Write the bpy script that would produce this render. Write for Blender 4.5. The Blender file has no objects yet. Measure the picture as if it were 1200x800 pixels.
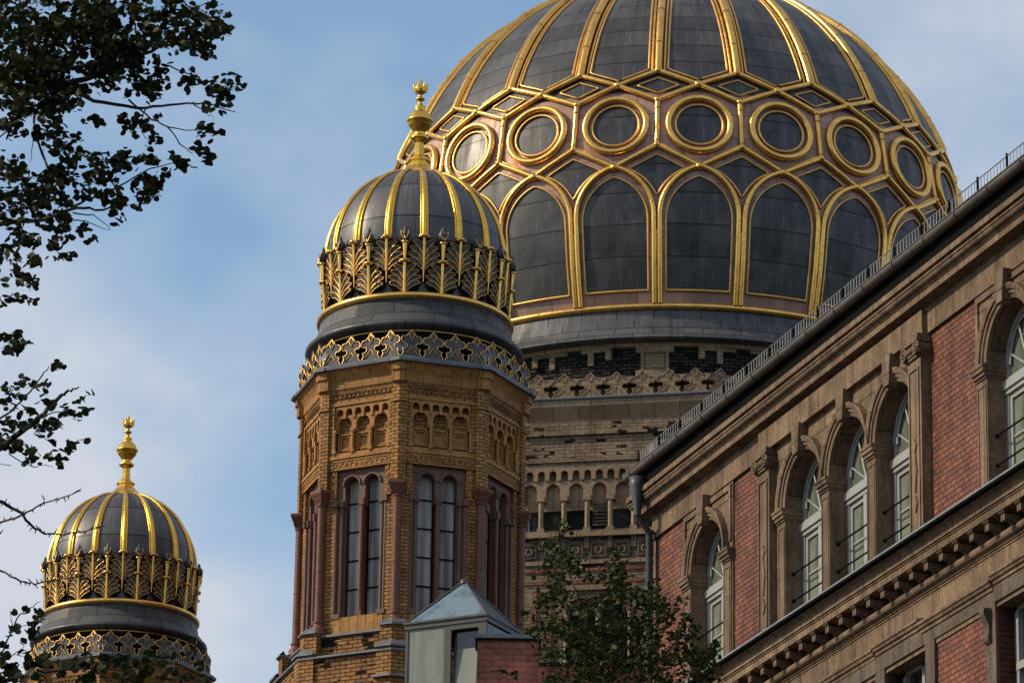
import bpy, bmesh, math, random
from math import sin, cos, pi, radians, sqrt, atan2, hypot, tan
from mathutils import Vector, Matrix
R_ = radians
scene = bpy.context.scene
COL = scene.collection

# ------------------------------------------------------------------ camera
CAM = Vector((0, 0, 1.6)); PITCH = R_(19.0); FPX = 5329.0; ROLL = R_(0.9)
cam_d = bpy.data.cameras.new("camera"); cam = bpy.data.objects.new("camera", cam_d); COL.objects.link(cam)
cam_d.sensor_width = 36; cam_d.lens = 36 * FPX / 1200; cam_d.clip_end = 3000; cam_d.clip_start = 0.5
cam.location = CAM
cam.rotation_euler = (Matrix.Rotation(pi / 2 + PITCH, 3, 'X') @ Matrix.Rotation(ROLL, 3, 'Z')).to_euler()
scene.camera = cam
_fw = Vector((0, cos(PITCH), sin(PITCH))); _u0 = Vector((0, -sin(PITCH), cos(PITCH))); _r0 = Vector((1, 0, 0))
_rt = _r0 * cos(ROLL) + _u0 * sin(ROLL); _up = -_r0 * sin(ROLL) + _u0 * cos(ROLL)
def at(px, py, Y):
    """world point seen at photo pixel (1200x800), at distance Y north of the camera"""
    d = _fw * FPX + _rt * (px - 600) - _up * (py - 400)
    return CAM + d * (Y / d.y)

# ------------------------------------------------------------------ materials
def new_mat(name):
    m = bpy.data.materials.new(name); m.use_nodes = True
    nt = m.node_tree; nt.nodes.clear()
    o = nt.nodes.new('ShaderNodeOutputMaterial'); b = nt.nodes.new('ShaderNodeBsdfPrincipled')
    nt.links.new(b.outputs[0], o.inputs[0])
    return m, nt, b
def nd(nt, t, **kw):
    n = nt.nodes.new('ShaderNode' + t)
    for k, v in kw.items():
        if k in n.inputs: n.inputs[k].default_value = v
        else: setattr(n, k, v)
    return n
def rgba(c): return (c[0], c[1], c[2], 1)
def ramp(nt, fac, stops):
    r = nt.nodes.new('ShaderNodeValToRGB'); e = r.color_ramp.elements
    while len(e) < len(stops): e.new(0.5)
    for i, (p, c) in enumerate(stops):
        e[i].position = p; e[i].color = rgba(c) if hasattr(c, '__len__') else (c, c, c, 1)
    nt.links.new(fac, r.inputs[0]); return r.outputs[0]
def mix(nt, fac, a, b, mode='MIX'):
    m = nt.nodes.new('ShaderNodeMix'); m.data_type = 'RGBA'; m.blend_type = mode
    for i, v in ((0, fac), (6, a), (7, b)):
        if isinstance(v, (int, float)): m.inputs[i].default_value = v
        elif isinstance(v, tuple): m.inputs[i].default_value = rgba(v)
        else: nt.links.new(v, m.inputs[i])
    return m.outputs[2]
def noise(nt, vec, scale, detail=4, rough=.6, sc=None):
    if sc:
        mp = nt.nodes.new('ShaderNodeMapping'); mp.inputs[3].default_value = sc
        nt.links.new(vec, mp.inputs[0]); vec = mp.outputs[0]
    n = nd(nt, 'TexNoise', Scale=scale, Detail=detail, Roughness=rough)
    nt.links.new(vec, n.inputs[0]); return n.outputs[0]
def bump(nt, b, h, strength, dist):
    bp = nd(nt, 'Bump', Strength=strength, Distance=dist); nt.links.new(h, bp.inputs['Height'])
    nt.links.new(bp.outputs[0], b.inputs['Normal']); return bp

def mat_brick(name, c1, c2, mortar, bw=.21, bh=.08, ms=.012, dirt=(.35, .9), damage=None, joint=.6):
    m, nt, b = new_mat(name)
    tc = nd(nt, 'TexCoord')
    br = nt.nodes.new('ShaderNodeTexBrick'); nt.links.new(tc.outputs['UV'], br.inputs[0])
    br.inputs['Color1'].default_value = rgba(c1); br.inputs['Color2'].default_value = rgba(c2)
    br.inputs['Mortar'].default_value = rgba(mortar); br.inputs['Scale'].default_value = 1
    br.inputs['Mortar Size'].default_value = ms; br.inputs['Mortar Smooth'].default_value = .25
    br.inputs['Brick Width'].default_value = bw; br.inputs['Row Height'].default_value = bh
    n1 = noise(nt, tc.outputs['Object'], .9, 5); n2 = noise(nt, tc.outputs['Object'], 9, 3)
    n3 = noise(nt, tc.outputs['Object'], 2.2, 4, .6, (1, 1, .25))
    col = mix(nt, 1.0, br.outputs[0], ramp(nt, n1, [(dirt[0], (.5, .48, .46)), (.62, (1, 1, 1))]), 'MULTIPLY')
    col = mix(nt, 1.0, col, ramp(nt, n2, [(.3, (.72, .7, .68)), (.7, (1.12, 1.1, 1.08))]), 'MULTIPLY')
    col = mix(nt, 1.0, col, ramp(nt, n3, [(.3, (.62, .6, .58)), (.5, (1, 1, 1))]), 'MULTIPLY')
    h = mix(nt, .25, ramp(nt, br.outputs[1], [(0, 1.0), (1, 0.0)]), n2)
    if damage:
        br2 = nt.nodes.new('ShaderNodeTexBrick'); nt.links.new(tc.outputs['UV'], br2.inputs[0])
        br2.inputs['Color1'].default_value = (0, 0, 0, 1); br2.inputs['Color2'].default_value = (1, 1, 1, 1)
        br2.inputs['Mortar'].default_value = (.5, .5, .5, 1); br2.inputs['Scale'].default_value = 1
        br2.inputs['Mortar Size'].default_value = ms; br2.inputs['Brick Width'].default_value = bw; br2.inputs['Row Height'].default_value = bh
        nn = noise(nt, tc.outputs['Object'], damage[0], 3, .6, (1, 1, 2.2))
        ad = nd(nt, 'Math', operation='MULTIPLY_ADD'); nt.links.new(br2.outputs[0], ad.inputs[0]); ad.inputs[1].default_value = .34; nt.links.new(nn, ad.inputs[2])
        mk = ramp(nt, ad.outputs[0], [(damage[1], 1.0), (damage[1] + .02, 0.0)])
        col = mix(nt, mk, col, (.018, .015, .012)); h = mix(nt, mk, h, (0, 0, 0))
    nt.links.new(col, b.inputs['Base Color']); b.inputs['Roughness'].default_value = .68
    spf = ramp(nt, br.outputs[1], [(0, .3), (1, 0.0)])
    if damage: spf = mix(nt, mk, spf, (0, 0, 0))
    nt.links.new(spf, b.inputs['Specular IOR Level'])
    bump(nt, b, h, joint, .02)
    return m

def mat_stone(name, c1, c2, rough=.85, streak=.75, blocks=None):
    m, nt, b = new_mat(name); tc = nd(nt, 'TexCoord')
    n1 = noise(nt, tc.outputs['Object'], 1.6, 6, .65); n2 = noise(nt, tc.outputs['Object'], 14, 4)
    n3 = noise(nt, tc.outputs['Object'], 3.5, 5, .7, (1.6, 1.6, .22))
    col = mix(nt, ramp(nt, n1, [(.35, 0.0), (.65, 1.0)]), c1, c2)
    col = mix(nt, streak, col, mix(nt, 1.0, col, ramp(nt, n3, [(.3, (.3, .28, .27)), (.6, (1.12, 1.1, 1.08))]), 'MULTIPLY'))
    col = mix(nt, 1.0, col, ramp(nt, n2, [(.3, (.72, .71, .7)), (.7, (1.14, 1.12, 1.1))]), 'MULTIPLY')
    if blocks:
        br = nt.nodes.new('ShaderNodeTexBrick'); nt.links.new(tc.outputs['UV'], br.inputs[0])
        br.inputs['Color1'].default_value = (.8, .78, .76, 1); br.inputs['Color2'].default_value = (1.1, 1.1, 1.1, 1)
        br.inputs['Mortar'].default_value = (.22, .2, .18, 1); br.inputs['Scale'].default_value = 1
        br.inputs['Mortar Size'].default_value = .009; br.inputs['Brick Width'].default_value = blocks[0]; br.inputs['Row Height'].default_value = blocks[1]
        col = mix(nt, 1.0, col, br.outputs[0], 'MULTIPLY')
    nt.links.new(col, b.inputs['Base Color']); b.inputs['Roughness'].default_value = rough
    b.inputs['Specular IOR Level'].default_value = .25
    bump(nt, b, n2, .35, .012)
    return m

def mat_lead(name, row, width, c1=(.078, .070, .066), c2=(.030, .030, .034), seam=(.008, .008, .01), metal=.35, rough=.42, ms=.018):
    m, nt, b = new_mat(name); tc = nd(nt, 'TexCoord')
    br = nt.nodes.new('ShaderNodeTexBrick'); nt.links.new(tc.outputs['UV'], br.inputs[0])
    br.inputs['Color1'].default_value = (.72, .72, .74, 1); br.inputs['Color2'].default_value = (1.25, 1.22, 1.2, 1)
    br.inputs['Mortar'].default_value = (.5, .5, .5, 1); br.inputs['Scale'].default_value = 1
    br.inputs['Mortar Size'].default_value = ms; br.inputs['Brick Width'].default_value = width; br.inputs['Row Height'].default_value = row
    n1 = noise(nt, tc.outputs['UV'], 1.3, 6, .7, (3.2, .35, 1)); n2 = noise(nt, tc.outputs['Object'], 1.1, 4)
    n4 = noise(nt, tc.outputs['UV'], 4, 5, .7, (3.0, .25, 1))
    col = mix(nt, ramp(nt, n1, [(.38, 0.0), (.62, 1.0)]), c1, c2)
    col = mix(nt, ramp(nt, n2, [(.4, 0.0), (.7, .6)]), col, (.13, .12, .11))
    col = mix(nt, ramp(nt, n4, [(.56, 0.0), (.72, .6)]), col, (.24, .24, .26))
    col = mix(nt, 1.0, col, br.outputs[0], 'MULTIPLY')
    col = mix(nt, br.outputs[1], col, seam)
    nt.links.new(col, b.inputs['Base Color']); b.inputs['Metallic'].default_value = metal
    nt.links.new(ramp(nt, n1, [(.3, rough - .08), (.7, rough + .16)]), b.inputs['Roughness'])
    inv = ramp(nt, br.outputs[1], [(0, 1.0), (1, 0.0)])
    bump(nt, b, mix(nt, .2, inv, n4), .5, .02)
    return m

def mat_gold(name, c=(.83, .50, .10), rough=.27, dirt=.5):
    m, nt, b = new_mat(name); tc = nd(nt, 'TexCoord')
    n1 = noise(nt, tc.outputs['Object'], 2.3, 6, .7); n2 = noise(nt, tc.outputs['Object'], 11, 5, .7)
    col = mix(nt, ramp(nt, n1, [(.35, 0.0), (.7, 1.0)]), c, (c[0] * .72, c[1] * .66, c[2] * .6))
    col = mix(nt, ramp(nt, n2, [(.56, 0.0), (.72, dirt)]), col, (.16, .06, .03))
    nt.links.new(col, b.inputs['Base Color']); b.inputs['Metallic'].default_value = 1.0
    nt.links.new(ramp(nt, n2, [(.3, rough - .06), (.75, rough + .25)]), b.inputs['Roughness'])
    bump(nt, b, n1, .12, .03)
    return m

def mat_plain(name, c, rough=.5, metal=0., var=.3, scale=4, spec=.5):
    m, nt, b = new_mat(name); tc = nd(nt, 'TexCoord')
    n1 = noise(nt, tc.outputs['Object'], scale, 5, .65)
    lo = tuple(x * (1 - var) for x in c); hi = tuple(min(1, x * (1 + var)) for x in c)
    nt.links.new(ramp(nt, n1, [(.3, lo), (.7, hi)]), b.inputs['Base Color'])
    b.inputs['Roughness'].default_value = rough; b.inputs['Metallic'].default_value = metal
    b.inputs['Specular IOR Level'].default_value = spec
    bump(nt, b, n1, .15, .01)
    return m

def mat_glass(name, c, c2, rough=.06, sc=(3.5, 3.5, .5), spec=.8):
    m, nt, b = new_mat(name); tc = nd(nt, 'TexCoord')
    n1 = noise(nt, tc.outputs['Object'], 1.2, 4, .6, sc); n2 = noise(nt, tc.outputs['Object'], 1.7, 2)
    nt.links.new(mix(nt, ramp(nt, n1, [(.42, 0.0), (.56, 1.0)]), c, c2), b.inputs['Base Color'])
    b.inputs['Roughness'].default_value = rough; b.inputs['Specular IOR Level'].default_value = spec
    bump(nt, b, n2, .25, .03)
    return m

def mat_leaf(name, stops, rough=.5):
    m, nt, b = new_mat(name)
    g = nd(nt, 'NewGeometry')
    col = ramp(nt, g.outputs['Random Per Island'], stops)
    nt.links.new(col, b.inputs['Base Color']); b.inputs['Roughness'].default_value = rough
    b.inputs['Specular IOR Level'].default_value = .12
    o = [n for n in nt.nodes if n.type == 'OUTPUT_MATERIAL'][0]
    tr = nd(nt, 'BsdfTranslucent'); nt.links.new(col, tr.inputs[0])
    mx = nd(nt, 'MixShader'); mx.inputs[0].default_value = .22
    nt.links.new(b.outputs[0], mx.inputs[1]); nt.links.new(tr.outputs[0], mx.inputs[2]); nt.links.new(mx.outputs[0], o.inputs[0])
    return m

MT = dict(
    ybrick=mat_brick('yellow_brick', (.50, .245, .07), (.33, .15, .042), (.085, .05, .025), .21, .081, .010),
    ybrick_worn=mat_brick('worn_yellow_brick', (.46, .225, .066), (.32, .145, .045), (.07, .042, .022), .25, .085, .011, damage=(1.6, .575)),
    pbrick=mat_brick('pale_brick', (.36, .265, .165), (.28, .20, .125), (.15, .11, .075), .25, .085, .01, damage=(.7, .56), joint=.4),
    pbrick_clean=mat_brick('pale_clean_brick', (.34, .25, .155), (.27, .195, .12), (.16, .12, .085), .25, .085, .01, joint=.4),
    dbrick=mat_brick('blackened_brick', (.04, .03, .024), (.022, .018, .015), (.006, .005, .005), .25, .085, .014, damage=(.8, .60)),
    rbrick=mat_brick('red_clinker', (.29, .105, .062), (.16, .058, .04), (.085, .042, .03), .16, .075, .008, dirt=(.3, .9)),
    rbrick2=mat_brick('red_block_brick', (.44, .135, .085), (.34, .105, .07), (.22, .12, .09), .25, .115, .012),
    stone=mat_stone('sandstone', (.24, .165, .107), (.145, .098, .066), blocks=(.95, 3.0)),
    stone_plain=mat_stone('sandstone_moulding', (.24, .165, .107), (.155, .103, .07), blocks=(1.25, 3.0)),
    stone_dark=mat_stone('weathered_sandstone', (.155, .12, .09), (.09, .068, .052)),
    ystone_blk=mat_stone('ochre_terracotta_blocks', (.45, .225, .07), (.34, .165, .05), .7, .4, blocks=(.42, 9)),
    ystone=mat_stone('ochre_terracotta', (.45, .225, .07), (.34, .165, .05), .7, .4),
    pstone=mat_stone('pale_terracotta', (.36, .26, .165), (.28, .195, .125), .75, .3, blocks=(.61, 2.0)),
    redstone=mat_stone('red_terracotta', (.20, .078, .045), (.13, .054, .034), .45, .3),
    mauve=mat_stone('mauve_terracotta', (.185, .105, .08), (.135, .078, .06), .6, .3),
    lead=mat_lead('dome_panel_metal', .62, 60),
    lead_arch=mat_lead('arched_panel_metal', .80, 60, (.058, .055, .057), (.024, .025, .031)),
    lead_small=mat_lead('small_dome_metal', .95, 60, (.105, .10, .10), (.06, .06, .066)),
    lead_band=mat_lead('band_metal', .31, .95, (.095, .096, .10), (.055, .057, .064), ms=.012, metal=.3, rough=.55),
    lead_dark=mat_lead('dark_sheet_metal', 9, .9, (.06, .06, .062), (.035, .036, .04), ms=.01),
    grey=mat_plain('zinc_grey', (.13, .135, .145), .5, .3, .3),
    greylite=mat_plain('painted_light_grey', (.36, .37, .37), .5, .1, .2),
    gold=mat_gold('gilded_metal', (.95, .56, .15), .24),
    gold_b=mat_gold('bright_gilding', (.96, .58, .10), .22, .35),
    gold_line=mat_gold('gilded_wire', (.80, .48, .16), .36, .6),
    gold_leaf=mat_gold('tarnished_gilding', (.66, .38, .11), .36, .7),
    pink=mat_lead('rose_faded_gilding', .62, 1.15, (.50, .30, .225), (.39, .21, .15), (.16, .07, .05), metal=.2, rough=.5, ms=.008),
    glass=mat_glass('tower_glass', (.12, .105, .095), (.42, .39, .35), .22, (2.6, 2.6, .12), .25),
    glass_f=mat_glass('facade_glass', (.10, .115, .09), (.20, .215, .17), sc=(2, 2, .5)),
    glass_dk=mat_glass('dark_glass', (.012, .012, .013), (.03, .03, .03)),
    frost=mat_glass('frosted_panel', (.16, .17, .15), (.20, .21, .185), .4, (9, 9, .7), .4),
    roofglass=mat_glass('pyramid_glass', (.07, .11, .135), (.15, .20, .225), .10, (2, 2, 1)),
    frame_dk=mat_plain('dark_frame', (.055, .048, .043), .45, .3, .15),
    white=mat_plain('white_window_paint', (.30, .295, .285), .4, 0, .12),
    gutter=mat_plain('brown_zinc', (.15, .115, .095), .42, .5, .3, 3),
    black=mat_plain('black_metal_and_shade', (.010, .010, .010), .7, .0, .2, 4, .0),  # black metal parts; also painted shade on eaves board and tower drum wall
    rail=mat_plain('grey_rail', (.24, .235, .225), .45, .5, .2),
    pipe=mat_plain('zinc_pipe', (.05, .052, .055), .5, .2, .25),
    curtain=mat_plain('curtain_cloth', (.4, .4, .34), .9, 0, .15, 2),
    bark=mat_plain('bark', (.05, .038, .028), .9, 0, .4, 10),
    leaf_near=mat_leaf('linden_leaves', [(0, (.008, .013, .004)), (.5, (.015, .023, .006)), (.90, (.03, .034, .008)), (.97, (.06, .035, .01)), (1, (.04, .02, .008))]),
    leaf_far=mat_leaf('young_tree_leaves', [(0, (.010, .022, .008)), (.45, (.022, .038, .012)), (.82, (.042, .056, .014)), (.94, (.10, .085, .015)), (1, (.10, .05, .012))]),
    asphalt=mat_plain('asphalt', (.04, .039, .038), .9, 0, .25, 1.5),
    pave=mat_brick('pavement_slabs', (.05, .045, .04), (.04, .037, .033), (.022, .02, .018), 1.0, .5, .012),
    line=mat_plain('road_paint', (.75, .75, .72), .7, 0, .1),
    roof=mat_plain('roof_sheet', (.06, .05, .05), .6, .2, .2, 1),
)

# ------------------------------------------------------------------ mesh builder
class MB:
    def __init__(s, *mats):
        s.v = []; s.f = []; s.mi = []; s.sm = []; s.uv = []; s.mats = list(mats)
    def add(s, vs, fs, T=None, mi=0, smooth=False, uvs=None):
        o = len(s.v)
        for p in vs:
            p = Vector(p)
            s.v.append(T @ p if T is not None else p)
        for i, f in enumerate(fs):
            s.f.append([o + k for k in f]); s.mi.append(mi); s.sm.append(smooth)
            s.uv.append(uvs[i] if uvs else None)
    def build(s, name, parent=None, recalc=True):
        me = bpy.data.meshes.new(name)
        me.from_pydata([tuple(p) for p in s.v], [], s.f)
        for m in s.mats: me.materials.append(MT[m])
        me.polygons.foreach_set('material_index', s.mi); me.polygons.foreach_set('use_smooth', s.sm)
        ul = me.uv_layers.new(name='UVMap').data
        for p, u in zip(me.polygons, s.uv):
            if u is not None:
                for li, c in zip(p.loop_indices, u): ul[li].uv = c
            else:
                n = p.normal
                if abs(n.z) > .85:
                    for li in p.loop_indices:
                        c = me.vertices[me.loops[li].vertex_index].co; ul[li].uv = (c.x, c.y)
                else:
                    h = hypot(n.x, n.y) or 1; tx, ty = -n.y / h, n.x / h; q = 1 / max(.3, sqrt(max(0, 1 - n.z * n.z)))
                    for li in p.loop_indices:
                        c = me.vertices[me.loops[li].vertex_index].co; ul[li].uv = (c.x * tx + c.y * ty, c.z * q)
        if recalc:
            bm = bmesh.new(); bm.from_mesh(me); bmesh.ops.recalc_face_normals(bm, faces=bm.faces); bm.to_mesh(me); bm.free()
        o = bpy.data.objects.new(name, me); COL.objects.link(o)
        if parent is not None: o.parent = parent
        return o

def Tz(a, x=0, y=0, z=0): return Matrix.Translation((x, y, z)) @ Matrix.Rotation(a, 4, 'Z')
def face_T(azdeg, ap, z=0):
    a = R_(azdeg); return Matrix.Translation((ap * sin(a), -ap * cos(a), z)) @ Matrix.Rotation(a, 4, 'Z')
def box(mb, x0, x1, y0, y1, z0, z1, T=None, mi=0):
    v = [(x, y, z) for z in (z0, z1) for y in (y0, y1) for x in (x0, x1)]
    mb.add(v, [(0, 1, 5, 4), (3, 2, 6, 7), (2, 0, 4, 6), (1, 3, 7, 5), (4, 5, 7, 6), (2, 3, 1, 0)], T, mi)
def prism(mb, poly, axis, a, b, T=None, mi=0, smooth=False):
    """poly: 2D outline; extruded along axis 'x' (poly=y,z), 'y' (poly=x,z) or 'z' (poly=x,y); a/b may be functions of the point"""
    fa = a if callable(a) else (lambda p: a); fb = b if callable(b) else (lambda p: b)
    def P(p, t): return {'x': (t, p[0], p[1]), 'y': (p[0], t, p[1]), 'z': (p[0], p[1], t)}[axis]
    n = len(poly); v = [P(p, fa(p)) for p in poly] + [P(p, fb(p)) for p in poly]
    fs = [(i, (i + 1) % n, n + (i + 1) % n, n + i) for i in range(n)]
    mb.add(v, fs, T, mi, smooth)
    mb.add(v, [tuple(range(n)), tuple(range(2 * n - 1, n - 1, -1))], T, mi)
def lathe(mb, prof, n=32, T=None, mi=0, smooth=True, rot=0., a0=0., a1=2 * pi, uvr=None):
    full = abs(a1 - a0 - 2 * pi) < 1e-6; m = n if full else n + 1
    v = []; L = [0]
    for i in range(1, len(prof)): L.append(L[-1] + hypot(prof[i][0] - prof[i - 1][0], prof[i][1] - prof[i - 1][1]))
    for r, z in prof:
        for k in range(m):
            a = a0 + rot + (a1 - a0) * k / n; v.append((r * sin(a), -r * cos(a), z))
    fs = []; uv = []; ur = uvr or max(r for r, z in prof)
    for i in range(len(prof) - 1):
        for k in range(n):
            k2 = (k + 1) % m if full else k + 1
            fs.append((i * m + k, i * m + k2, (i + 1) * m + k2, (i + 1) * m + k))
            ua, ub = (a0 + (a1 - a0) * k / n) * ur, (a0 + (a1 - a0) * (k + 1) / n) * ur
            uv.append(((ua, L[i]), (ub, L[i]), (ub, L[i + 1]), (ua, L[i + 1])))
    mb.add(v, fs, T, mi, smooth, uv)
def tube(mb, pts, r, n=6, closed=False, T=None, mi=0, smooth=True, flat=1.0, caps=True):
    pts = [Vector(p) for p in pts]; N = len(pts)
    if N < 2: return
    rr = r if isinstance(r, (list, tuple)) else [r] * N
    v = []; prev = None
    for i in range(N):
        if closed: t = pts[(i + 1) % N] - pts[i - 1]
        else: t = pts[min(i + 1, N - 1)] - pts[max(i - 1, 0)]
        if t.length < 1e-9: t = Vector((0, 0, 1))
        t.normalize()
        if prev is None:
            prev = Vector((0, 0, 1)) if abs(t.z) < .9 else Vector((0, 1, 0))
        u = (prev - t * prev.dot(t))
        if u.length < 1e-6: u = t.orthogonal()
        u.normalize(); prev = u; w = t.cross(u)
        for k in range(n):
            a = 2 * pi * k / n; v.append(pts[i] + (u * cos(a) + w * sin(a) * flat) * rr[i])
    fs = []
    for i in range(N if closed else N - 1):
        j = (i + 1) % N
        for k in range(n): fs.append((i * n + k, i * n + (k + 1) % n, j * n + (k + 1) % n, j * n + k))
    mb.add(v, fs, T, mi, smooth)
    if not closed and caps: mb.add([v[k] for k in range(n)] + [v[(N - 1) * n + k] for k in range(n)], [tuple(range(n)), tuple(range(n, 2 * n))], T, mi)
def ellipsoid(mb, c, rx, ry, rz, T=None, mi=0, n=10, m=6):
    v = []; fs = []
    for i in range(m + 1):
        t = pi * i / m
        for k in range(n):
            a = 2 * pi * k / n; v.append((c[0] + rx * sin(t) * cos(a), c[1] + ry * sin(t) * sin(a), c[2] + rz * cos(t)))
    for i in range(m):
        for k in range(n): fs.append((i * n + k, i * n + (k + 1) % n, (i + 1) * n + (k + 1) % n, (i + 1) * n + k))
    mb.add(v, fs, T, mi, True)
def arcpts(xc, hw, zs, N=10, rise=None, a0=0., a1=pi):
    rise = rise or hw
    return [(xc - hw * cos(a0 + (a1 - a0) * k / N), zs + rise * sin(a0 + (a1 - a0) * k / N)) for k in range(N + 1)]
def arch_wall(mb, x0, x1, zb, zt, y, ops, depth, T=None, mi=0, mir=None, N=10, bottom=True):
    """flat wall x0..x1, zb..zt at y with round-headed openings (xc, hw, zspring, zbot) and reveals of the given depth"""
    mir = mi if mir is None else mir
    def q(a, b, c, d): mb.add([a, b, c, d], [(0, 1, 2, 3)], T, mi)
    x = x0
    for xc, hw, zs, zo in sorted(ops):
        if xc - hw > x + 1e-5: q((x, y, zb), (xc - hw, y, zb), (xc - hw, y, zt), (x, y, zt))
        if zo > zb + 1e-5: q((xc - hw, y, zb), (xc + hw, y, zb), (xc + hw, y, zo), (xc - hw, y, zo))
        ar = arcpts(xc, hw, zs, N) if zs is not None else [(xc - hw, zt), (xc + hw, zt)]
        if zs is not None:
            for (xa, za), (xb, zb2) in zip(ar, ar[1:]): q((xa, y, za), (xb, y, zb2), (xb, y, zt), (xa, y, zt))
        out = [(xc - hw, zo)] + ar + [(xc + hw, zo)]
        if not bottom or zo <= zb + 1e-5: pass
        else: out.append((xc - hw, zo))
        for (xa, za), (xb, zb2) in zip(out, out[1:]):
            mb.add([(xa, y, za), (xb, y, zb2), (xb, y + depth, zb2), (xa, y + depth, za)], [(0, 1, 2, 3)], T, mir)
        x = xc + hw
    if x < x1 - 1e-5: q((x, y, zb), (x1, y, zb), (x1, y, zt), (x, y, zt))

def empty(name, label, cat, loc=(0, 0, 0), rz=0., group=None):
    o = bpy.data.objects.new(name, None); COL.objects.link(o); o.location = loc; o.rotation_euler = (0, 0, rz)
    o['label'] = label; o['category'] = cat
    if group: o['group'] = group
    return o
def copy_to(o, parent, rz=None):
    c = o.copy(); COL.objects.link(c); c.parent = parent
    if rz is not None: c.rotation_euler = (0, 0, rz)
    for ch in [q for q in bpy.data.objects if q.parent == o]: copy_to(ch, c)
    return c
def copy_tree(o, parent=None):
    c = o.copy(); COL.objects.link(c); c.parent = parent
    for ch in list(o.children): copy_tree(ch, c)
    return c
def struct(o):
    o['kind'] = 'structure'; return o

random.seed(7)
exec_order = []

# ================================================================== TOWER WITH SMALL DOME
OCT = -5.5                                   # azimuth of the corner facing the camera
T22 = tan(R_(22.5)); C22 = cos(R_(22.5))
FACES = [OCT + 22.5 + 45 * k for k in range(-2, 2)]      # the faces one can see: -73, -28, 17, 62
def octl(mb, prof, mi=0):                    # prof given as apothem, z
    lathe(mb, [(a / C22, z) for a, z in prof], 8, None, mi, False, R_(OCT))
    # flat UVs
def wedge(mb, ap, w, z0, z1, d=.22, az=None, mi=0, allc=range(8), slope=None):
    """brick pilaster folded round each corner of the octagon"""
    for k in allc:
        ac = OCT + 45 * k
        a1, a2 = R_(ac - 22.5), R_(ac + 22.5)
        Rc = ap / C22; C = Vector((Rc * sin(R_(ac)), -Rc * cos(R_(ac)), 0))
        t1 = Vector((cos(a1), sin(a1), 0)); t2 = Vector((cos(a2), sin(a2), 0))
        n1 = Vector((sin(a1), -cos(a1), 0)); n2 = Vector((sin(a2), -cos(a2), 0)); nc = Vector((sin(R_(ac)), -cos(R_(ac)), 0))
        pl = [C - t1 * w, C, C + t2 * w, C + t2 * w - n2 * d, C - nc * (d / C22), C - t1 * w - n1 * d]
        prism(mb, [(p.x, p.y) for p in pl], 'z', z0, z1, None, mi)
        if slope:    # sloping cap up to slope
            q = [C - t1 * (w - .06) - n1 * .1, C - nc * .12, C + t2 * (w - .06) - n2 * .1]
            base = [pl[0], pl[1], pl[2]]
            v = [(p.x, p.y, z1) for p in base] + [(p.x, p.y, z1 + slope) for p in q]
            mb.add(v, [(0, 1, 4, 3), (1, 2, 5, 4), (3, 4, 5)], None, mi)

def fleur_outline():
    h = [(.46, 0), (.45, .08), (.38, .14), (.38, .23), (.43, .29), (.31, .30), (.205, .36), (.20, .45), (.28, .51), (.40, .50), (.475, .56), (.485, .65), (.43, .735), (.33, .765), (.245, .745), (.20, .80)]
    return h + [(0, 1.0)] + [(-x, z) for x, z in reversed(h)]
def fleur(mb, T, pw, ph, th, mi=0):
    o = [(x * pw, z * ph) for x, z in fleur_outline()]
    prism(mb, o, 'y', 0, th, T, mi)
def fleur_lines(mb, T, pw, ph, r, mi=0, y=0.):
    o = [(x * pw * .97, z * ph * .985) for x, z in fleur_outline()]
    tube(mb, [(x, y, z) for x, z in o], r, 5, False, T, mi)
    for s in (1,):
        dm = [(0, .93), (.12, .80), (0, .60), (-.12, .80)]
        tube(mb, [(x * pw, y, z * ph) for x, z in dm], r * .8, 4, True, T, mi)
        ft = [(-.30, .05), (-.16, .22), (0, .40), (.16, .22), (.30, .05)]
        tube(mb, [(x * pw, y, z * ph) for x, z in ft], r * .8, 4, True, T, mi)


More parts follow.
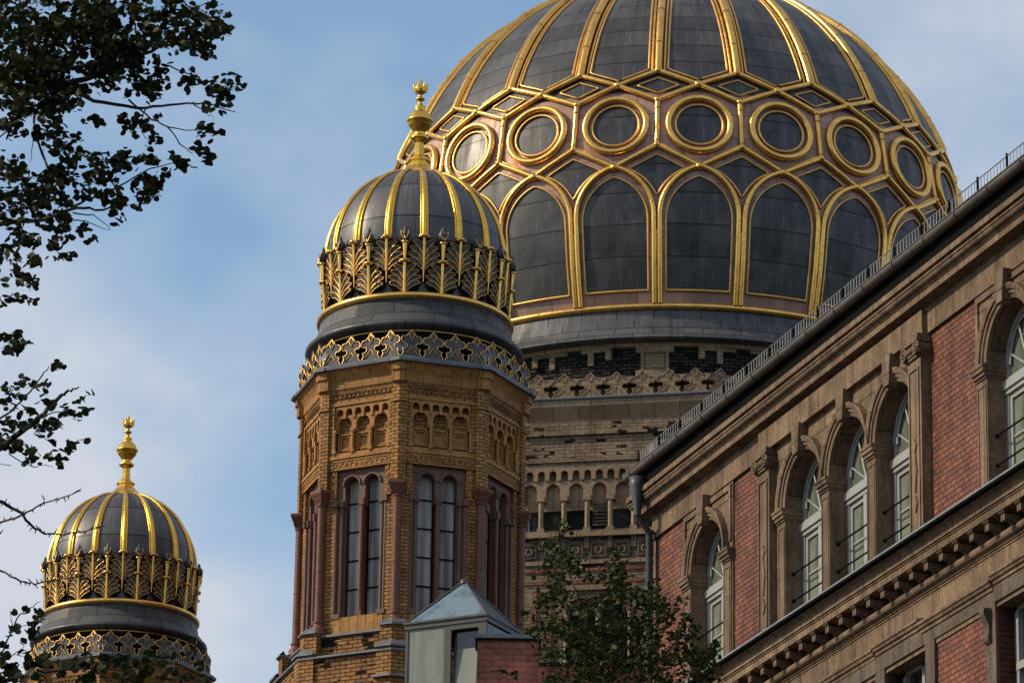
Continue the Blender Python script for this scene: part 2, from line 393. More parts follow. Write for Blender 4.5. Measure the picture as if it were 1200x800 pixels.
def make_tower(label):
    t = empty('domed_tower', label, 'tower', (-2.127, 94, 0), 0, 'octagonal corner towers with gilded domes')
    # ---- masonry
    m = MB('ybrick_worn', 'grey')
    octl(m, [(2.62, 0), (2.62, 26.18)]); octl(m, [(2.36, 26.2), (2.36, 26.72)])
    m.mi = [0] * len(m.mi)
    octl(m, [(2.62, 26.18), (2.70, 26.2), (2.70, 26.24), (2.34, 26.36)], 1)
    octl(m, [(2.36, 26.7), (2.42, 26.72), (2.42, 26.76), (2.14, 26.86)], 1)
    for i, f in enumerate(m.f): m.uv[i] = None
    m.build('worn_base_wall', t)
    m = MB('ybrick', 'grey')
    wedge(m, 2.68, .36, 20, 26.28); wedge(m, 2.74, .40, 26.28, 26.32, mi=1, slope=.1)
    wedge(m, 2.56, .30, 26.32, 26.78); wedge(m, 2.62, .33, 26.78, 26.82, mi=1, slope=.1)
    wedge(m, 2.72, .40, 20, 25.62); wedge(m, 2.80, .44, 25.62, 25.67, mi=1)
    m.build('corner_pedestals', t)
    m = MB('ybrick', 'ystone')
    octl(m, [(1.86, 26.8), (1.86, 30.42)]); octl(m, [(2.06, 30.42), (2.06, 31.85), (2.20, 31.85), (2.20, 32.12), (2.23, 32.12), (2.23, 32.2)])
    for i, f in enumerate(m.f): m.uv[i] = None
    wedge(m, 2.17, .30, 26.85, 30.42, .3); wedge(m, 2.10, .40, 26.85, 30.42, .3); wedge(m, 2.29, .17, 29.98, 32.40, .3)
    wedge(m, 2.33, .19, 31.76, 31.80, .3, mi=1); wedge(m, 2.24, .26, 30.42, 31.85, .25)
    for a in FACES:
        T = face_T(a, 2.20)
        for k in range(15):
            x = -.74 + 1.48 * k / 14; box(m, x - .03, x + .03, -.035, .01, 32.03, 32.10, T)
        box(m, -.78, .78, -.03, .02, 31.86, 31.92, T, 1)
        # lintel with little squares, jambs
        box(m, -.70, .70, -.02, .2, 30.42, 30.66, T); box(m, -.74, .74, -.06, .2, 30.66, 30.72, T, 1)
        box(m, -.70, .70, -.035, 0, 30.60, 30.645, T, 1); box(m, -.70, .70, -.035, 0, 30.42, 30.45, T, 1)
        for k in range(11): box(m, -.62 + .124 * k - .02, -.62 + .124 * k + .02, -.035, 0, 30.50, 30.55, T, 1)
        for s in (-1, 1):
            box(m, s * .66 - .07, s * .66 + .07, 0, .3, 29.75, 30.42, T)
            for k in range(4): box(m, s * .66 - .025, s * .66 + .025, -.015, .01, 29.85 + .16 * k, 29.90 + .16 * k, T, 1)
    m.build('brick_wall', t)
    m = MB('ystone_blk')
    octl(m, [(2.24, 32.2), (2.26, 32.22), (2.26, 32.36), (2.25, 32.38), (2.28, 32.46), (2.35, 32.56), (2.40, 32.60)])
    for i, f in enumerate(m.f): m.uv[i] = None
    wedge(m, 2.36, .2, 32.20, 32.46, .3)
    wedge(m, 2.40, .2, 32.44, 32.60, .3)
    m.build('cornice', t)
    m = MB('grey')
    octl(m, [(2.38, 32.60), (2.46, 32.62), (2.47, 32.68), (2.40, 32.75), (2.1, 32.80)])
    wedge(m, 2.49, .22, 32.61, 32.67, .3)
    for k in range(8):
        a = R_(OCT + 45 * k); d = Vector((sin(a), -cos(a), 0))
        tube(m, [d * 2.15 + Vector((0, 0, 32.98)), d * 2.50 + Vector((0, 0, 32.98))], .14, 12)
    m.build('coping', t)
    # ---- sill stones
    m = MB('ystone')
    for a in FACES:
        T = face_T(a, 2.12)
        for k in range(6): box(m, -.60 + .2 * k + .006, -.60 + .2 * (k + 1) - .006, -.06, .3, 26.84, 27.18, T)
        box(m, -.62, .62, -.03, .3, 26.82, 27.16, T)
    m.build('window_sills', t)
    # ---- niches
    for fi, a in enumerate(FACES):
        T = face_T(a, 2.20); m = MB('ystone')
        arch_wall(m, -.66, .66, 31.57, 31.86, .0, [(-.66 + .11 + .22 * k, .080, 31.71, 31.57) for k in range(6)], .2, T, N=6, bottom=False)
        arch_wall(m, -.70, .70, 31.26, 31.64, .03, [(-.44 + .44 * k, .165, 31.44, 31.26) for k in range(3)], .17, T, N=8, bottom=False)
        for k in range(4):
            x = -.66 + .44 * k
            tube(m, [(x, -.01, 30.86), (x, -.01, 31.26)], .034, 8, T=T)
            box(m, x - .045, x + .045, -.05, .1, 31.26, 31.32, T); box(m, x - .045, x + .045, -.05, .1, 30.80, 30.87, T)
            ellipsoid(m, (x, -.01, 30.77), .03, .03, .04, T)
        for k in range(3):
            x = -.44 + .44 * k; z0, z1, w = 30.86, 31.24, .165
            for (b, y) in ((0, .05), (.045, .075)):
                for bx in ((x - w + b, x - w + b + .03, z0 + b, z1 - b), (x + w - b - .03, x + w - b, z0 + b, z1 - b)):
                    box(m, bx[0], bx[1], y, .16, bx[2], bx[3], T)
                for bz in ((z0 + b, z0 + b + .03), (z1 - b - .03, z1 - b)): box(m, x - w + b + .03, x + w - b - .03, y, .16, bz[0], bz[1], T)
            box(m, x - .2, x + .2, .12, .2, 30.72, 31.27, T)
        box(m, -.68, .68, -.01, .12, 30.72, 30.80, T)
        m.build('niche_panel', t)
    # ---- corner columns
    col0 = None
    for k in range(-2, 4):
        ac = OCT + 45 * k
        if k == 3: continue
        a = R_(ac); T = Matrix.Translation((2.40 * sin(a), -2.40 * cos(a), 0)) @ Matrix.Rotation(a, 4, 'Z')
        if col0 is None:
            m = MB('redstone'); lathe(m, [(.10, 27.1), (.092, 28.5), (.088, 29.66)], 14)
            lathe(m, [(.088, 28.2), (.098, 28.22), (.098, 28.26), (.088, 28.28)], 14)
            c = m.build('column', t)
            m = MB('redstone'); lathe(m, [(.02, 26.82), (.19, 26.82), (.19, 26.88), (.15, 26.90), (.17, 26.95), (.16, 26.99), (.12, 27.02), (.115, 27.08), (.13, 27.10), (.13, 27.13), (.10, 27.15)], 14)
            b = m.build('base', c)
            m = MB('redstone'); lathe(m, [(.088, 29.64), (.112, 29.66), (.112, 29.69), (.09, 29.71)], 14)
            v = []
            for z, w in ((29.70, .10), (29.80, .13), (29.90, .175), (29.93, .185), (29.99, .185)):
                v.append([(w * sx, w * sy, z) for sx, sy in ((-1, -1), (1, -1), (1, 1), (-1, 1))])
            fl = [p for r in v for p in r]
            m.add(fl, [(4 * i + q, 4 * i + (q + 1) % 4, 4 * i + 4 + (q + 1) % 4, 4 * i + 4 + q) for i in range(4) for q in range(4)] + [(16, 17, 18, 19)])
            for q in range(10):
                aa = 2 * pi * q / 10; ellipsoid(m, (.12 * cos(aa), .12 * sin(aa), 29.81), .03, .03, .065)
                ellipsoid(m, (.15 * cos(aa + .3), .15 * sin(aa + .3), 29.89), .03, .03, .03)
            cp = m.build('capital', c)
            c.location = T.to_translation(); c.rotation_euler = (0, 0, a); col0 = c
        else:
            c = copy_to(col0, t); c.location = T.to_translation(); c.rotation_euler = (0, 0, a)
    # ---- windows
    w0 = None
    for a in FACES:
        if w0 is None:
            w = MB('mauve')
            arch_wall(w, -.58, .58, 29.60, 30.42, 0, [(s * .245, .17, 30.08, 29.60) for s in (-1, 1)], .22, N=14)
            for s in (-1, 1):     # archivolts
                tube(w, [(x, -.012, z) for x, z in arcpts(s * .245, .205, 30.08, 16)], .03, 6)
                for q, xx in enumerate((.49, .60)):
                    tube(w, [(s * xx, .03 - .05 * q, 27.2), (s * xx, .03 - .05 * q, 29.62)], .042, 8)
                    box(w, s * xx - .055, s * xx + .055, -.05 - .05 * q, .1, 29.62, 29.76)
                box(w, s * .545 - .12, s * .545 + .12, .08, .3, 27.16, 29.75)
                box(w, s * .545 - .10, s * .545 + .10, -.08, .1, 27.16, 27.26)
            box(w, -.60, .60, .02, .2, 30.34, 30.42)
            wo = w.build('window', t)
            g = MB('glass')
            for s in (-1, 1):
                ar = arcpts(s * .245, .18, 30.08, 12)
                g.add([(s * .245 - .18, .19, 27.15)] + [(x, .19, z) for x, z in ar] + [(s * .245 + .18, .19, 27.15)], [tuple(range(15))])
            g.build('pane', wo)
            c = MB('redstone'); tube(c, [(0, .02, 27.2), (0, .02, 29.66)], .05, 10)
            box(c, -.06, .06, -.04, .15, 29.62, 29.78); box(c, -.035, .035, .05, .2, 27.2, 30.1); box(c, -.06, .06, -.04, .15, 27.16, 27.30)
            c.build('mullion', wo)
            bb = MB('black')
            for s in (-1, 1):
                for z in (27.2, 27.83, 28.46, 29.09, 29.72): box(bb, s * .245 - .18, s * .245 + .18, .16, .19, z - .014, z + .014)
                for q in (-1, 1): box(bb, s * .245 + q * .175 - .012, s * .245 + q * .175 + .012, .16, .19, 27.2, 30.1)
            bb.build('glazing_bar', wo)
            w0 = wo
        else: wo = copy_to(w0, t)
        T = face_T(a, 2.12); wo.location = T.to_translation(); wo.rotation_euler = (0, 0, R_(a))
    # ---- openwork parapet
    m = MB('lead_dark'); g = MB('gold_line')
    for k in range(8):
        a = OCT + 22.5 + 45 * k
        if not -120 < ((a + 180) % 360) - 180 < 120: continue
        T = face_T(a, 2.33); side = 2 * 2.33 * T22; pw = side / 4
        for j in range(4):
            Tj = T @ Matrix.Translation((-side / 2 + pw * (j + .5), 0, 32.74))
            fleur(m, Tj, pw * 1.02, .62, .05); fleur_lines(g, Tj, pw, .62, .0135, 0, -.008)
        box(m, -side / 2, side / 2, 0, .05, 32.70, 32.76, T)
    p = m.build('parapet', t); g.build('gilt_outline', p)
    # ---- drum, skirt
    m = MB('lead_dark', 'gold', 'lead_band', 'black')
    lathe(m, [(2.16, 32.7), (2.16, 33.40)], 64, mi=3)  # wall coloured black to stand for the shade behind the parapet openings
    tube(m, [(2.20 * sin(2 * pi * k / 96), -2.20 * cos(2 * pi * k / 96), 33.42) for k in range(96)], .022, 6, True, mi=1)
    lathe(m, [(2.16, 33.40), (2.22, 33.44), (2.36, 33.50), (2.39, 33.55), (2.38, 33.60), (2.34, 33.63)], 96, mi=0)
    lathe(m, [(2.34, 33.63), (2.17, 33.84), (2.14, 33.86), (2.12, 34.03), (2.10, 34.03), (2.08, 34.22)], 96, mi=2)
    m.build('drum', t)
    m = MB('gold'); tube(m, [(2.09 * sin(2 * pi * k / 96), -2.09 * cos(2 * pi * k / 96), 34.27) for k in range(96)], .075, 10, True)
    m.build('gilt_ring', t)
    # ---- dome
    def rr(z): return 1.98 * sqrt(max(0, 1 - (z / 2.14) ** 2)) if z > 0 else 1.98 + .02 * z
    m = MB('lead_small')
    lathe(m, [(rr(z), 35.68 + z) for z in [-1.42, -1.0, -.6, -.3, 0] + [2.06 * i / 22 for i in range(1, 23)]], 96)
    dome = m.build('dome', t)
    m = MB('gold_b')
    zz = [2.05 * i / 20 for i in range(21)]
    def nrm(z):
        n = Vector((rr(z) / 1.98 ** 2, 0, z / 2.14 ** 2)); n.normalize(); return n
    for off, r in ((0, .052), (-.068, .022), (.068, .022)):
        pts = []
        for z in zz:
            n = nrm(z); q = Vector((rr(z), 0, z)) + n * .02
            sc = .35 + .65 * rr(z) / 1.98
            pts.append((off * sc, -q.x, 35.68 + q.z))
        tube(m, pts, [r * (.55 + .45 * rr(z) / 1.98) for z in zz], 8)
    b = []
    for z in zz:
        q = rr(z) + .006; sc = .35 + .65 * rr(z) / 1.98; b.append((q, z, .09 * sc))
    for i in range(20):
        (q0, z0, w0_), (q1, z1, w1_) = b[i], b[i + 1]
        m.add([(-w0_, -q0, 35.68 + z0), (w0_, -q0, 35.68 + z0), (w1_, -q1, 35.68 + z1), (-w1_, -q1, 35.68 + z1)], [(0, 1, 2, 3)])
    rib = m.build('rib', dome)
    vis = [k for k in range(16) if -105 < ((5.6 + 22.5 * k + 180) % 360) - 180 < 105]
    for i, k in enumerate(vis):
        az = R_(5.6 + 22.5 * k)
        if i == 0: rib.rotation_euler = (0, 0, az)
        else: copy_to(rib, dome, az)
    # ---- acanthus leaves
    def wrap(x, z, r): a = x / 2.05; return (r * sin(a), -r * cos(a), z)
    def leaf(z0, H, W, up):
        g_ = MB('gold_leaf', 'lead_dark', 'gold', 'black')
        def rad(z): t_ = (z - z0) / H; return 2.035 + .015 * t_ + .03 * max(0, t_ - .55)
        n = 4
        for s in (-1, 1):
            for i in range(n):
                f = i / (n - 1)
                bz = z0 + H * (.02 + .42 * f); tz = z0 + H * (.34 + .58 * f); tx = s * W * (1.02 - .40 * f ** 1.5) * (1.0 if i else .88)
                bx = s * .03
                A = Vector((bx, bz)); B = Vector((tx, tz)); d = B - A; L = d.length; d.normalize(); pn = Vector((-d.y, d.x)) * (1 if s > 0 else -1)
                lp = []
                for q in range(13):
                    tt = q / 12; th = 2 * pi * tt
                    u = .5 - .5 * cos(th); wv = .125 * H * sin(th) * (.35 + .75 * u) * (1 - .2 * u)
                    bend = .11 * H * sin(pi * u)
                    lp.append(A + d * (u * L) + pn * (wv + bend))
                g_.add([wrap(p.x, p.y, rad(p.y) + .012 - .0 * i) for p in lp[:-1]], [tuple(range(12))], None, 1)
                tube(g_, [wrap(p.x, p.y, rad(p.y) + .022) for p in lp[:-1]], .012, 4, True, mi=0)
        # dark backing
        bk = [(0, z0)] + [(W * (.3 + .8 * sin(pi * min(1, .15 + .7 * i / 8))), z0 + H * i / 8) for i in range(9)] + [(0, z0 + H)]
        full = bk + [(-x, z) for x, z in reversed(bk[1:-1])]
        g_.add([wrap(x * .95, z, 2.03) for x, z in full], [tuple(range(len(full)))], None, 3)
        # stem & knob
        zt = z0 + H
        tube(g_, [wrap(0, z0 - (.25 if up else 0), 2.05), wrap(0, z0 + H * .3, 2.065), wrap(0, z0 + H * .8, 2.085), wrap(0, zt, 2.10)], [.010 if up else .032, .030, .036, .042], 8, mi=2)
        ellipsoid(g_, wrap(0, zt + .02, 2.12), .105, .08, .05, None, 2)
        for s in (-1, 1): ellipsoid(g_, wrap(s * .08, zt, 2.12), .045, .045, .035, None, 2, 8, 5)
        return g_
    lf = leaf(34.84, .76, .37, True).build('acanthus_leaf', dome)
    for i, k in enumerate(vis):
        az = R_(5.6 + 22.5 * k)
        if i == 0: lf.rotation_euler = (0, 0, az)
        else: copy_to(lf, dome, az)
    g_ = leaf(34.34, .69, .37, False)
    tube(g_, [wrap(0, 35.08, 2.10), wrap(0, 35.45, 2.12)], [.03, .055], 8, mi=2)
    lathe(g_, [(.03, 35.43), (.085, 35.45), (.085, 35.48), (.04, 35.50)], 10, Matrix.Translation((0, -2.12, 0)), 2)
    lathe(g_, [(.04, 35.48), (.10, 35.56), (.115, 35.64), (.10, 35.70), (.05, 35.74), (.035, 35.82), (0, 35.88)], 8, Matrix.Translation((0, -2.11, 0)), 1, False)
    for q in (-1, 0, 1):
        tube(g_, [(q * .02, -2.20, 35.52), (q * .075, -2.205, 35.62), (q * .085, -2.18, 35.72)], [.015, .012, .005], 5, mi=0)
    lf2 = g_.build('bud_leaf', dome)
    for i, k in enumerate(vis):
        az = R_(5.6 + 22.5 * k + 11.25)
        if i == 0: lf2.rotation_euler = (0, 0, az)
        else: copy_to(lf2, dome, az)
    # ---- finial
    m = MB('gold_b')
    lathe(m, [(.0, 37.70), (.50, 37.70), (.52, 37.74), (.52, 37.78), (.44, 37.83), (.30, 37.97), (.27, 37.99)], 8, None, 0, False, R_(OCT + 5))
    lathe(m, [(.27, 37.97), (.27, 38.02), (.22, 38.05), (.22, 38.10), (.26, 38.13), (.25, 38.17), (.15, 38.24), (.115, 38.30), (.10, 38.60)], 8, None, 0, False, R_(OCT + 5))
    m2 = lathe(m, [(.10, 38.58), (.13, 38.62), (.20, 38.66), (.21, 38.70), (.16, 38.74), (.12, 38.76), (.13, 38.84), (.17, 38.87)] +
               [(.28 * sin(pi * t), 39.10 - .26 * cos(pi * t)) for t in [.22, .3, .38, .46]] + [(.295, 39.085), (.30, 39.10), (.295, 39.12)] +
               [(.27 * sin(pi * t), 39.11 - .26 * cos(pi * t)) for t in [.55, .65, .75, .85]] +
               [(.12, 39.39), (.135, 39.42), (.12, 39.45), (.06, 39.48), (.05, 39.58), (.10, 39.61), (.105, 39.64), (.05, 39.67), (.045, 39.73), (.09, 39.77), (.13, 39.84), (.14, 39.90), (.10, 39.92), (.05, 40.0), (.0, 40.16)], 20)
    for q in range(6):
        a = 2 * pi * q / 6 + .2; c, s = cos(a), sin(a)
        tube(m, [(.10 * c, .10 * s, 39.80), (.135 * c, .135 * s, 39.90), (.14 * c, .14 * s, 39.95), (.18 * c, .18 * s, 40.0)], [.045, .04, .025, .004], 5)
    m.build('finial', t)
    return t

towerA = make_tower('nearer octagonal yellow brick tower with ribbed gilded dome, before the great dome')
towerB = copy_tree(towerA); towerB.location = (-10.47, 118.57, 0)
towerB['label'] = 'farther, smaller looking tower at lower left with gilded ribbed dome rising behind leaves'

# ================================================================== GREAT DOME BUILDING
MC = Vector((4.135, 111, 41.77)); RD = 7.6
main = empty('domed_building', 'huge gold ribbed grey dome on a pale brick drum, right of the octagonal tower', 'building', (MC.x, MC.y, 0))
NB = 23; RIB0 = -5.03; HP = R_(180 / NB)
def rz_(z): return RD * sqrt(max(1e-6, 1 - (z / RD) ** 2)) if z > 0 else RD * sqrt(1 - (z / (RD * 1.26)) ** 2)
def S(s, z, off=0.):
    """surface of the dome: s in half-bay units about azimuth 0"""
    b2 = RD ** 2 if z > 0 else (RD * 1.26) ** 2
    n = Vector((rz_(z) / RD ** 2, z / b2)); n.normalize()
    r = rz_(z) + off * n.x; zz = z + off * n.y; a = s * HP
    return (r * sin(a), -r * cos(a), MC.z + zz)
def rows(mb, zs, lh, off, mi=0, ns=6):
    """panel made of rows, lh(z) -> (left s, right s)"""
    v = []; fs = []; uv = []; L = 0; pl = None; Ls = []
    for z in zs:
        l, r = lh(z)
        if pl is not None: L += hypot(z - pl, rz_(z) - rz_(pl))
        pl = z; Ls.append(L)
        for k in range(ns + 1): v.append(S(l + (r - l) * k / ns, z, off))
    for i in range(len(zs) - 1):
        la, ra = lh(zs[i]); lb, rb = lh(zs[i + 1])
        for k in range(ns):
            a = i * (ns + 1) + k; fs.append((a, a + 1, a + ns + 2, a + ns + 1))
            f0, f1 = k / ns, (k + 1) / ns
            uv.append((((la + (ra - la) * f0) * 1.09 + 15, Ls[i]), ((la + (ra - la) * f1) * 1.09 + 15, Ls[i]), ((lb + (rb - lb) * f1) * 1.09 + 15, Ls[i + 1]), ((lb + (rb - lb) * f0) * 1.09 + 15, Ls[i + 1])))
    mb.add(v, fs, None, mi, True, uv)
def lin(a, b, n): return [a + (b - a) * i / n for i in range(n + 1)]
def line(mb, pts, r, off, n=6, closed=False, mi=0): tube(mb, [S(s, z, off) for s, z in pts], r, n, closed, mi=mi)
def seg(a, b, n=5): return [(a[0] + (b[0] - a[0]) * i / n, a[1] + (b[1] - a[1]) * i / n) for i in range(n + 1)]
K1 = pi * RD / NB
def archx(z, a, z0, zt):
    H = zt - z0; q = (H * H + a * a) / (2 * a)
    return a if z <= z0 else max(0., sqrt(max(0., q * q - (z - z0) ** 2)) - (q - a))
def archline(a, z0, zt, zb, n=16):
    zs = [zb, (zb + z0) / 2] + [z0 + (zt - z0) * (1 - (1 - i / n) ** 1.7) for i in range(n + 1)]
    L = [(-archx(z, a, z0, zt) / K1, z) for z in zs]
    return L + [(-s, z) for s, z in reversed(L[:-1])]
AO = (.968, -1.25, .02); AI = (.815, -1.32, -.24)
bays = [k for k in range(-6, 7)]
# shell
m = MB('pink', 'lead'); 
zs = lin(-3.45, 0, 12) + lin(0, 7.58, 40)[1:]
prof = [(rz_(z), MC.z + z) for z in zs]
lathe(m, prof[:24], 110, mi=0, uvr=7.6); lathe(m, prof[23:], 110, mi=1, uvr=7.6)
shell = m.build('dome_shell', main)
def place_bays(o, az0, ks):
    for i, k in enumerate(ks):
        a = R_(az0 + k * 360 / NB)
        if i == 0: o.rotation_euler = (0, 0, a)
        else: copy_to(o, o.parent, a)
W0 = RIB0 + 180 / NB
ksW = [k for k in range(-11, 11) if -92 < W0 + k * 360 / NB < 92]; ksR = [k for k in range(-11, 11) if -92 < RIB0 + k * 360 / NB < 92]
# arched panels
m = MB('lead_arch', 'gold_line')
zz = lin(-3.02, -1.32, 6) + [-1.32 + 1.08 * (1 - (1 - i / 16) ** 1.6) for i in range(1, 17)]
rows(m, zz, lambda z: (-archx(z, *AI) / K1, archx(z, *AI) / K1), .015, 0, 8)
line(m, archline(*AI, -3.05), .026, .03, 6, mi=1); line(m, seg((-.815 / K1, -3.05), (.815 / K1, -3.05)), .035, .03, 6, mi=1)
o = m.build('arched_panel', main); place_bays(o, W0, ksW)
# circles
m = MB('lead_arch', 'gold_line')
zc = 1.135
def ell(rx, rz2, n=40): return [(rx * cos(2 * pi * i / n) / K1, zc + rz2 * sin(2 * pi * i / n)) for i in range(n)]
zz = [zc - .53 * cos(pi * i / 16) for i in range(17)]
rows(m, zz, lambda z: (-.57 / K1 * sqrt(max(0, 1 - ((z - zc) / .53) ** 2)), .57 / K1 * sqrt(max(0, 1 - ((z - zc) / .53) ** 2))), .015, 0, 8)
line(m, ell(.59, .55), .035, .04, 6, True, 1)
o = m.build('round_panel', main); place_bays(o, W0, ksW)
m = MB('gold'); line(m, ell(.765, .725, 48), .082, .075, 10, True)
o = m.build('gilt_circle', main); place_bays(o, W0, ksW)
# lower diamond-like panels (at rib azimuth)
def ldh(z, mg=0.):
    a = (.56 - z) / .56 * K1 - .43 - mg; b = K1 - archx(z, *AO) - .165 - mg
    return max(0.0, min(a, b))
m = MB('lead_arch', 'gold_line')
zz = lin(-.72, .32, 26)
rows(m, zz, lambda z: (-ldh(z) / K1, ldh(z) / K1), .015, 0, 6)
L = [(-ldh(z) / K1, z) for z in zz]; line(m, L + [(-s, z) for s, z in reversed(L[1:-1])], .028, .03, 6, True, 1)
o = m.build('kite_panel', main); place_bays(o, RIB0, ksR)
# small upper diamonds
def udh(z): return max(0.0, min((z - 1.806) / .464, (2.69 - z) / .42) * K1 - .50)
m = MB('lead_arch', 'gold_line')
zz = lin(2.03, 2.50, 14)
rows(m, zz, lambda z: (-udh(z) / K1, udh(z) / K1), .015, 0, 6)
L = [(-udh(z) / K1, z) for z in zz]; line(m, L + [(-s, z) for s, z in reversed(L[1:-1])], .026, .03, 6, True, 1)
o = m.build('small_diamond_panel', main); place_bays(o, RIB0, ksR)
# gores between the ribs
def goh(z):
    full = 1 - .235 / (HP * max(.8, rz_(z)))
    q = (z - 2.27 - .17) / .42
    return max(0.0, min(full, q))
m = MB('lead', 'gold_line')
zz = lin(2.44, 2.86, 10) + [7.4 * sin(a) for a in lin(math.asin(2.86 / 7.4) + .03, 1.33, 26)]
rows(m, zz, lambda z: (-goh(z), goh(z)), .015, 0, 8)
L = [(-goh(z), z) for z in zz]; line(m, L + [(-s, z) for s, z in reversed(L[1:])], .03, .03, 6, False, 1)
o = m.build('gore_panel', main); place_bays(o, W0, ksW)
# ribs
m = MB('gold')
zr = [7.45 * sin(a) for a in lin(math.asin(2.69 / 7.45), 1.35, 30)]
tube(m, [S(0, z, .07) for z in zr], .095, 10)
for s in (-1, 1): tube(m, [S(s * .15 / (HP * max(1.2, rz_(z))), z, .03) for z in zr], .032, 6)
for z in zr[4::6]:
    tube(m, [S(0, z - .015, .07), S(0, z + .015, .07)], .108, 10)
ellipsoid(m, S(0, 2.69, .07), .11, .09, .09)
o = m.build('rib', main); place_bays(o, RIB0, ksR)
# tracery of one bay (centred on a window)
m = MB('gold')
tr = .068
def tl(a, b, off=.06, r=tr, n=6): line(m, seg(a, b, n), r, off, 8)
for s in (-1, 1):
    tl((0, 0), (s, .56)); tl((s, 1.806), (0, 2.27)); tl((0, 2.27), (s, 2.69))
    tl((s * .06, .10), (s * .96, .62), .035, .03)
for z, s0 in ((0, 0), (2.27, 0)):
    ellipsoid(m, S(0, z, .07), .11, .1, .1)
AOx = archline(.968, -1.25, .02, -3.35, 18)
line(m, AOx, .068, .06, 8)
for p in (5, len(AOx) - 6):
    q = AOx[p]; ellipsoid(m, S(q[0], q[1], .06), .078, .078, .03)
o = m.build('tracery', main); place_bays(o, W0, ksW)
m = MB('gold'); tube(m, [S(0, .56, .06), S(0, 1.806, .06)], tr, 8)
ellipsoid(m, S(0, .56, .07), .10, .09, .09); ellipsoid(m, S(0, 1.806, .07), .10, .09, .09)
for dz in (-.5, .4): tube(m, [S(0, 1.18 + dz - .012, .06), S(0, 1.18 + dz + .012, .06)], tr + .012, 8)
o = m.build('upright_bar', main); place_bays(o, RIB0, ksR)
m = MB('gold'); tube(m, [S(0, z, .05) for z in lin(-3.35, -1.6, 8)], .014, 6)
o = m.build('thin_strip', main); place_bays(o, RIB0, ksR)
# base ring and bands
m = MB('gold')
rb = rz_(-3.43) + .03
tube(m, [(rb * sin(2 * pi * k / 132), -rb * cos(2 * pi * k / 132), MC.z - 3.43) for k in range(132)], .088, 10, True)
m.build('gilt_ring', main)
m = MB('lead_band')
lathe(m, [(rb - .02, MC.z - 3.50), (rb, 38.22), (rb + .03, 37.98), (rb + .10, 37.97), (rb + .22, 37.66), (rb + .26, 37.655), (rb + .46, 37.44), (rb + .48, 37.40), (rb + .40, 37.37), (7.25, 37.36)], 110, smooth=False)
m.build('metal_skirt', main)
# blackened brick drum with paler blocks
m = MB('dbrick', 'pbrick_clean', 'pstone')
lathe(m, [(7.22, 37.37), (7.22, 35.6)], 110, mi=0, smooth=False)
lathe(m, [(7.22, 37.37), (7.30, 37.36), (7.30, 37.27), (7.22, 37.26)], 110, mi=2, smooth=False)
random.seed(3)
for k in range(-8, 9):
    az = -5.4 + k * 360 / 22
    T = face_T(az, 7.22)
    if k % 2 == 0:
        for (x0, x1, y, z0, z1, mi) in ((-.46, .46, -.10, 37.10, 37.27, 1), (-.34, .34, -.06, 36.62, 37.12, 1), (-.22, .22, -.09, 36.70, 37.02, 1), (-.46, .46, -.12, 36.50, 36.64, 2), (-.34, -.26, -.11, 36.62, 37.12, 1), (.26, .34, -.11, 36.62, 37.12, 1)):
            box(m, x0, x1, y, .3, z0, z1, T, mi)
    else:
        for x in (-.95, -.5, .5, .95): box(m, x - .07, x + .07, -.05, .3, 36.85 + .1 * (abs(x) > .6), 37.27, T, 1)
        box(m, -.9, -.1, -.04, .3, 37.17, 37.27, T, 1); box(m, .25, .9, -.04, .3, 37.17, 37.27, T, 1)
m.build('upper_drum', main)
DOD = -11.35                                   # azimuth of a face normal of the twelve-sided body
C15 = cos(R_(15)); T15 = tan(R_(15))
def dodl(mb, prof, mi=0):
    n0 = len(mb.f); lathe(mb, [(a / C15, z) for a, z in prof], 12, None, mi, False, R_(DOD - 15))
    for i in range(n0, len(mb.f)): mb.uv[i] = None
m = MB('grey'); dodl(m, [(7.2, 36.42), (7.9, 36.30), (7.95, 36.22), (7.95, 36.12), (7.7, 36.1)])
dodl(m, [(8.02, 35.62), (8.36, 35.62), (8.38, 35.66), (8.34, 35.70), (8.0, 35.72)])
m.build('ledge', main)
m = MB('pstone', 'pbrick', 'pbrick_clean')
dodl(m, [(7.78, 36.1), (7.78, 35.6)], 0)
dodl(m, [(8.34, 35.62), (8.32, 35.48), (8.22, 35.30), (8.14, 35.16), (8.13, 35.09), (8.20, 35.09)], 0)
dodl(m, [(8.20, 35.09), (8.20, 34.84), (8.26, 34.84), (8.26, 34.78), (8.18, 34.78), (8.18, 34.22)], 1)
dodl(m, [(8.18, 34.22), (8.24, 34.20), (8.24, 34.12), (8.19, 34.10), (8.19, 34.02), (8.22, 34.0), (8.22, 33.95)], 2)
dodl(m, [(8.02, 33.95), (8.02, 33.2)], 2)
m.build('upper_wall', main)
m = MB('pstone')
DF = [DOD + 30 * k for k in (-2, -1, 0, 1, 2)]
side = 2 * 8.3 * T15
for a in DF:
    T = face_T(a, 8.26); pw = side / 7
    for j in range(7): fleur(m, T @ Matrix.Translation((-side / 2 + pw * (j + .5), 0, 35.68)), pw * 1.02, .64, .12)
    box(m, -side / 2, side / 2, .001, .118, 35.66, 35.70, T)
p = m.build('parapet', main)
m = MB('pstone')
for a in DF:
    T = face_T(a, 8.26)
    for j in range(7): fleur_lines(m, T @ Matrix.Translation((-side / 2 + pw * (j + .5), 0, 35.68)), pw, .64, .017, 0, -.004)
m.build('moulded_outline', p)
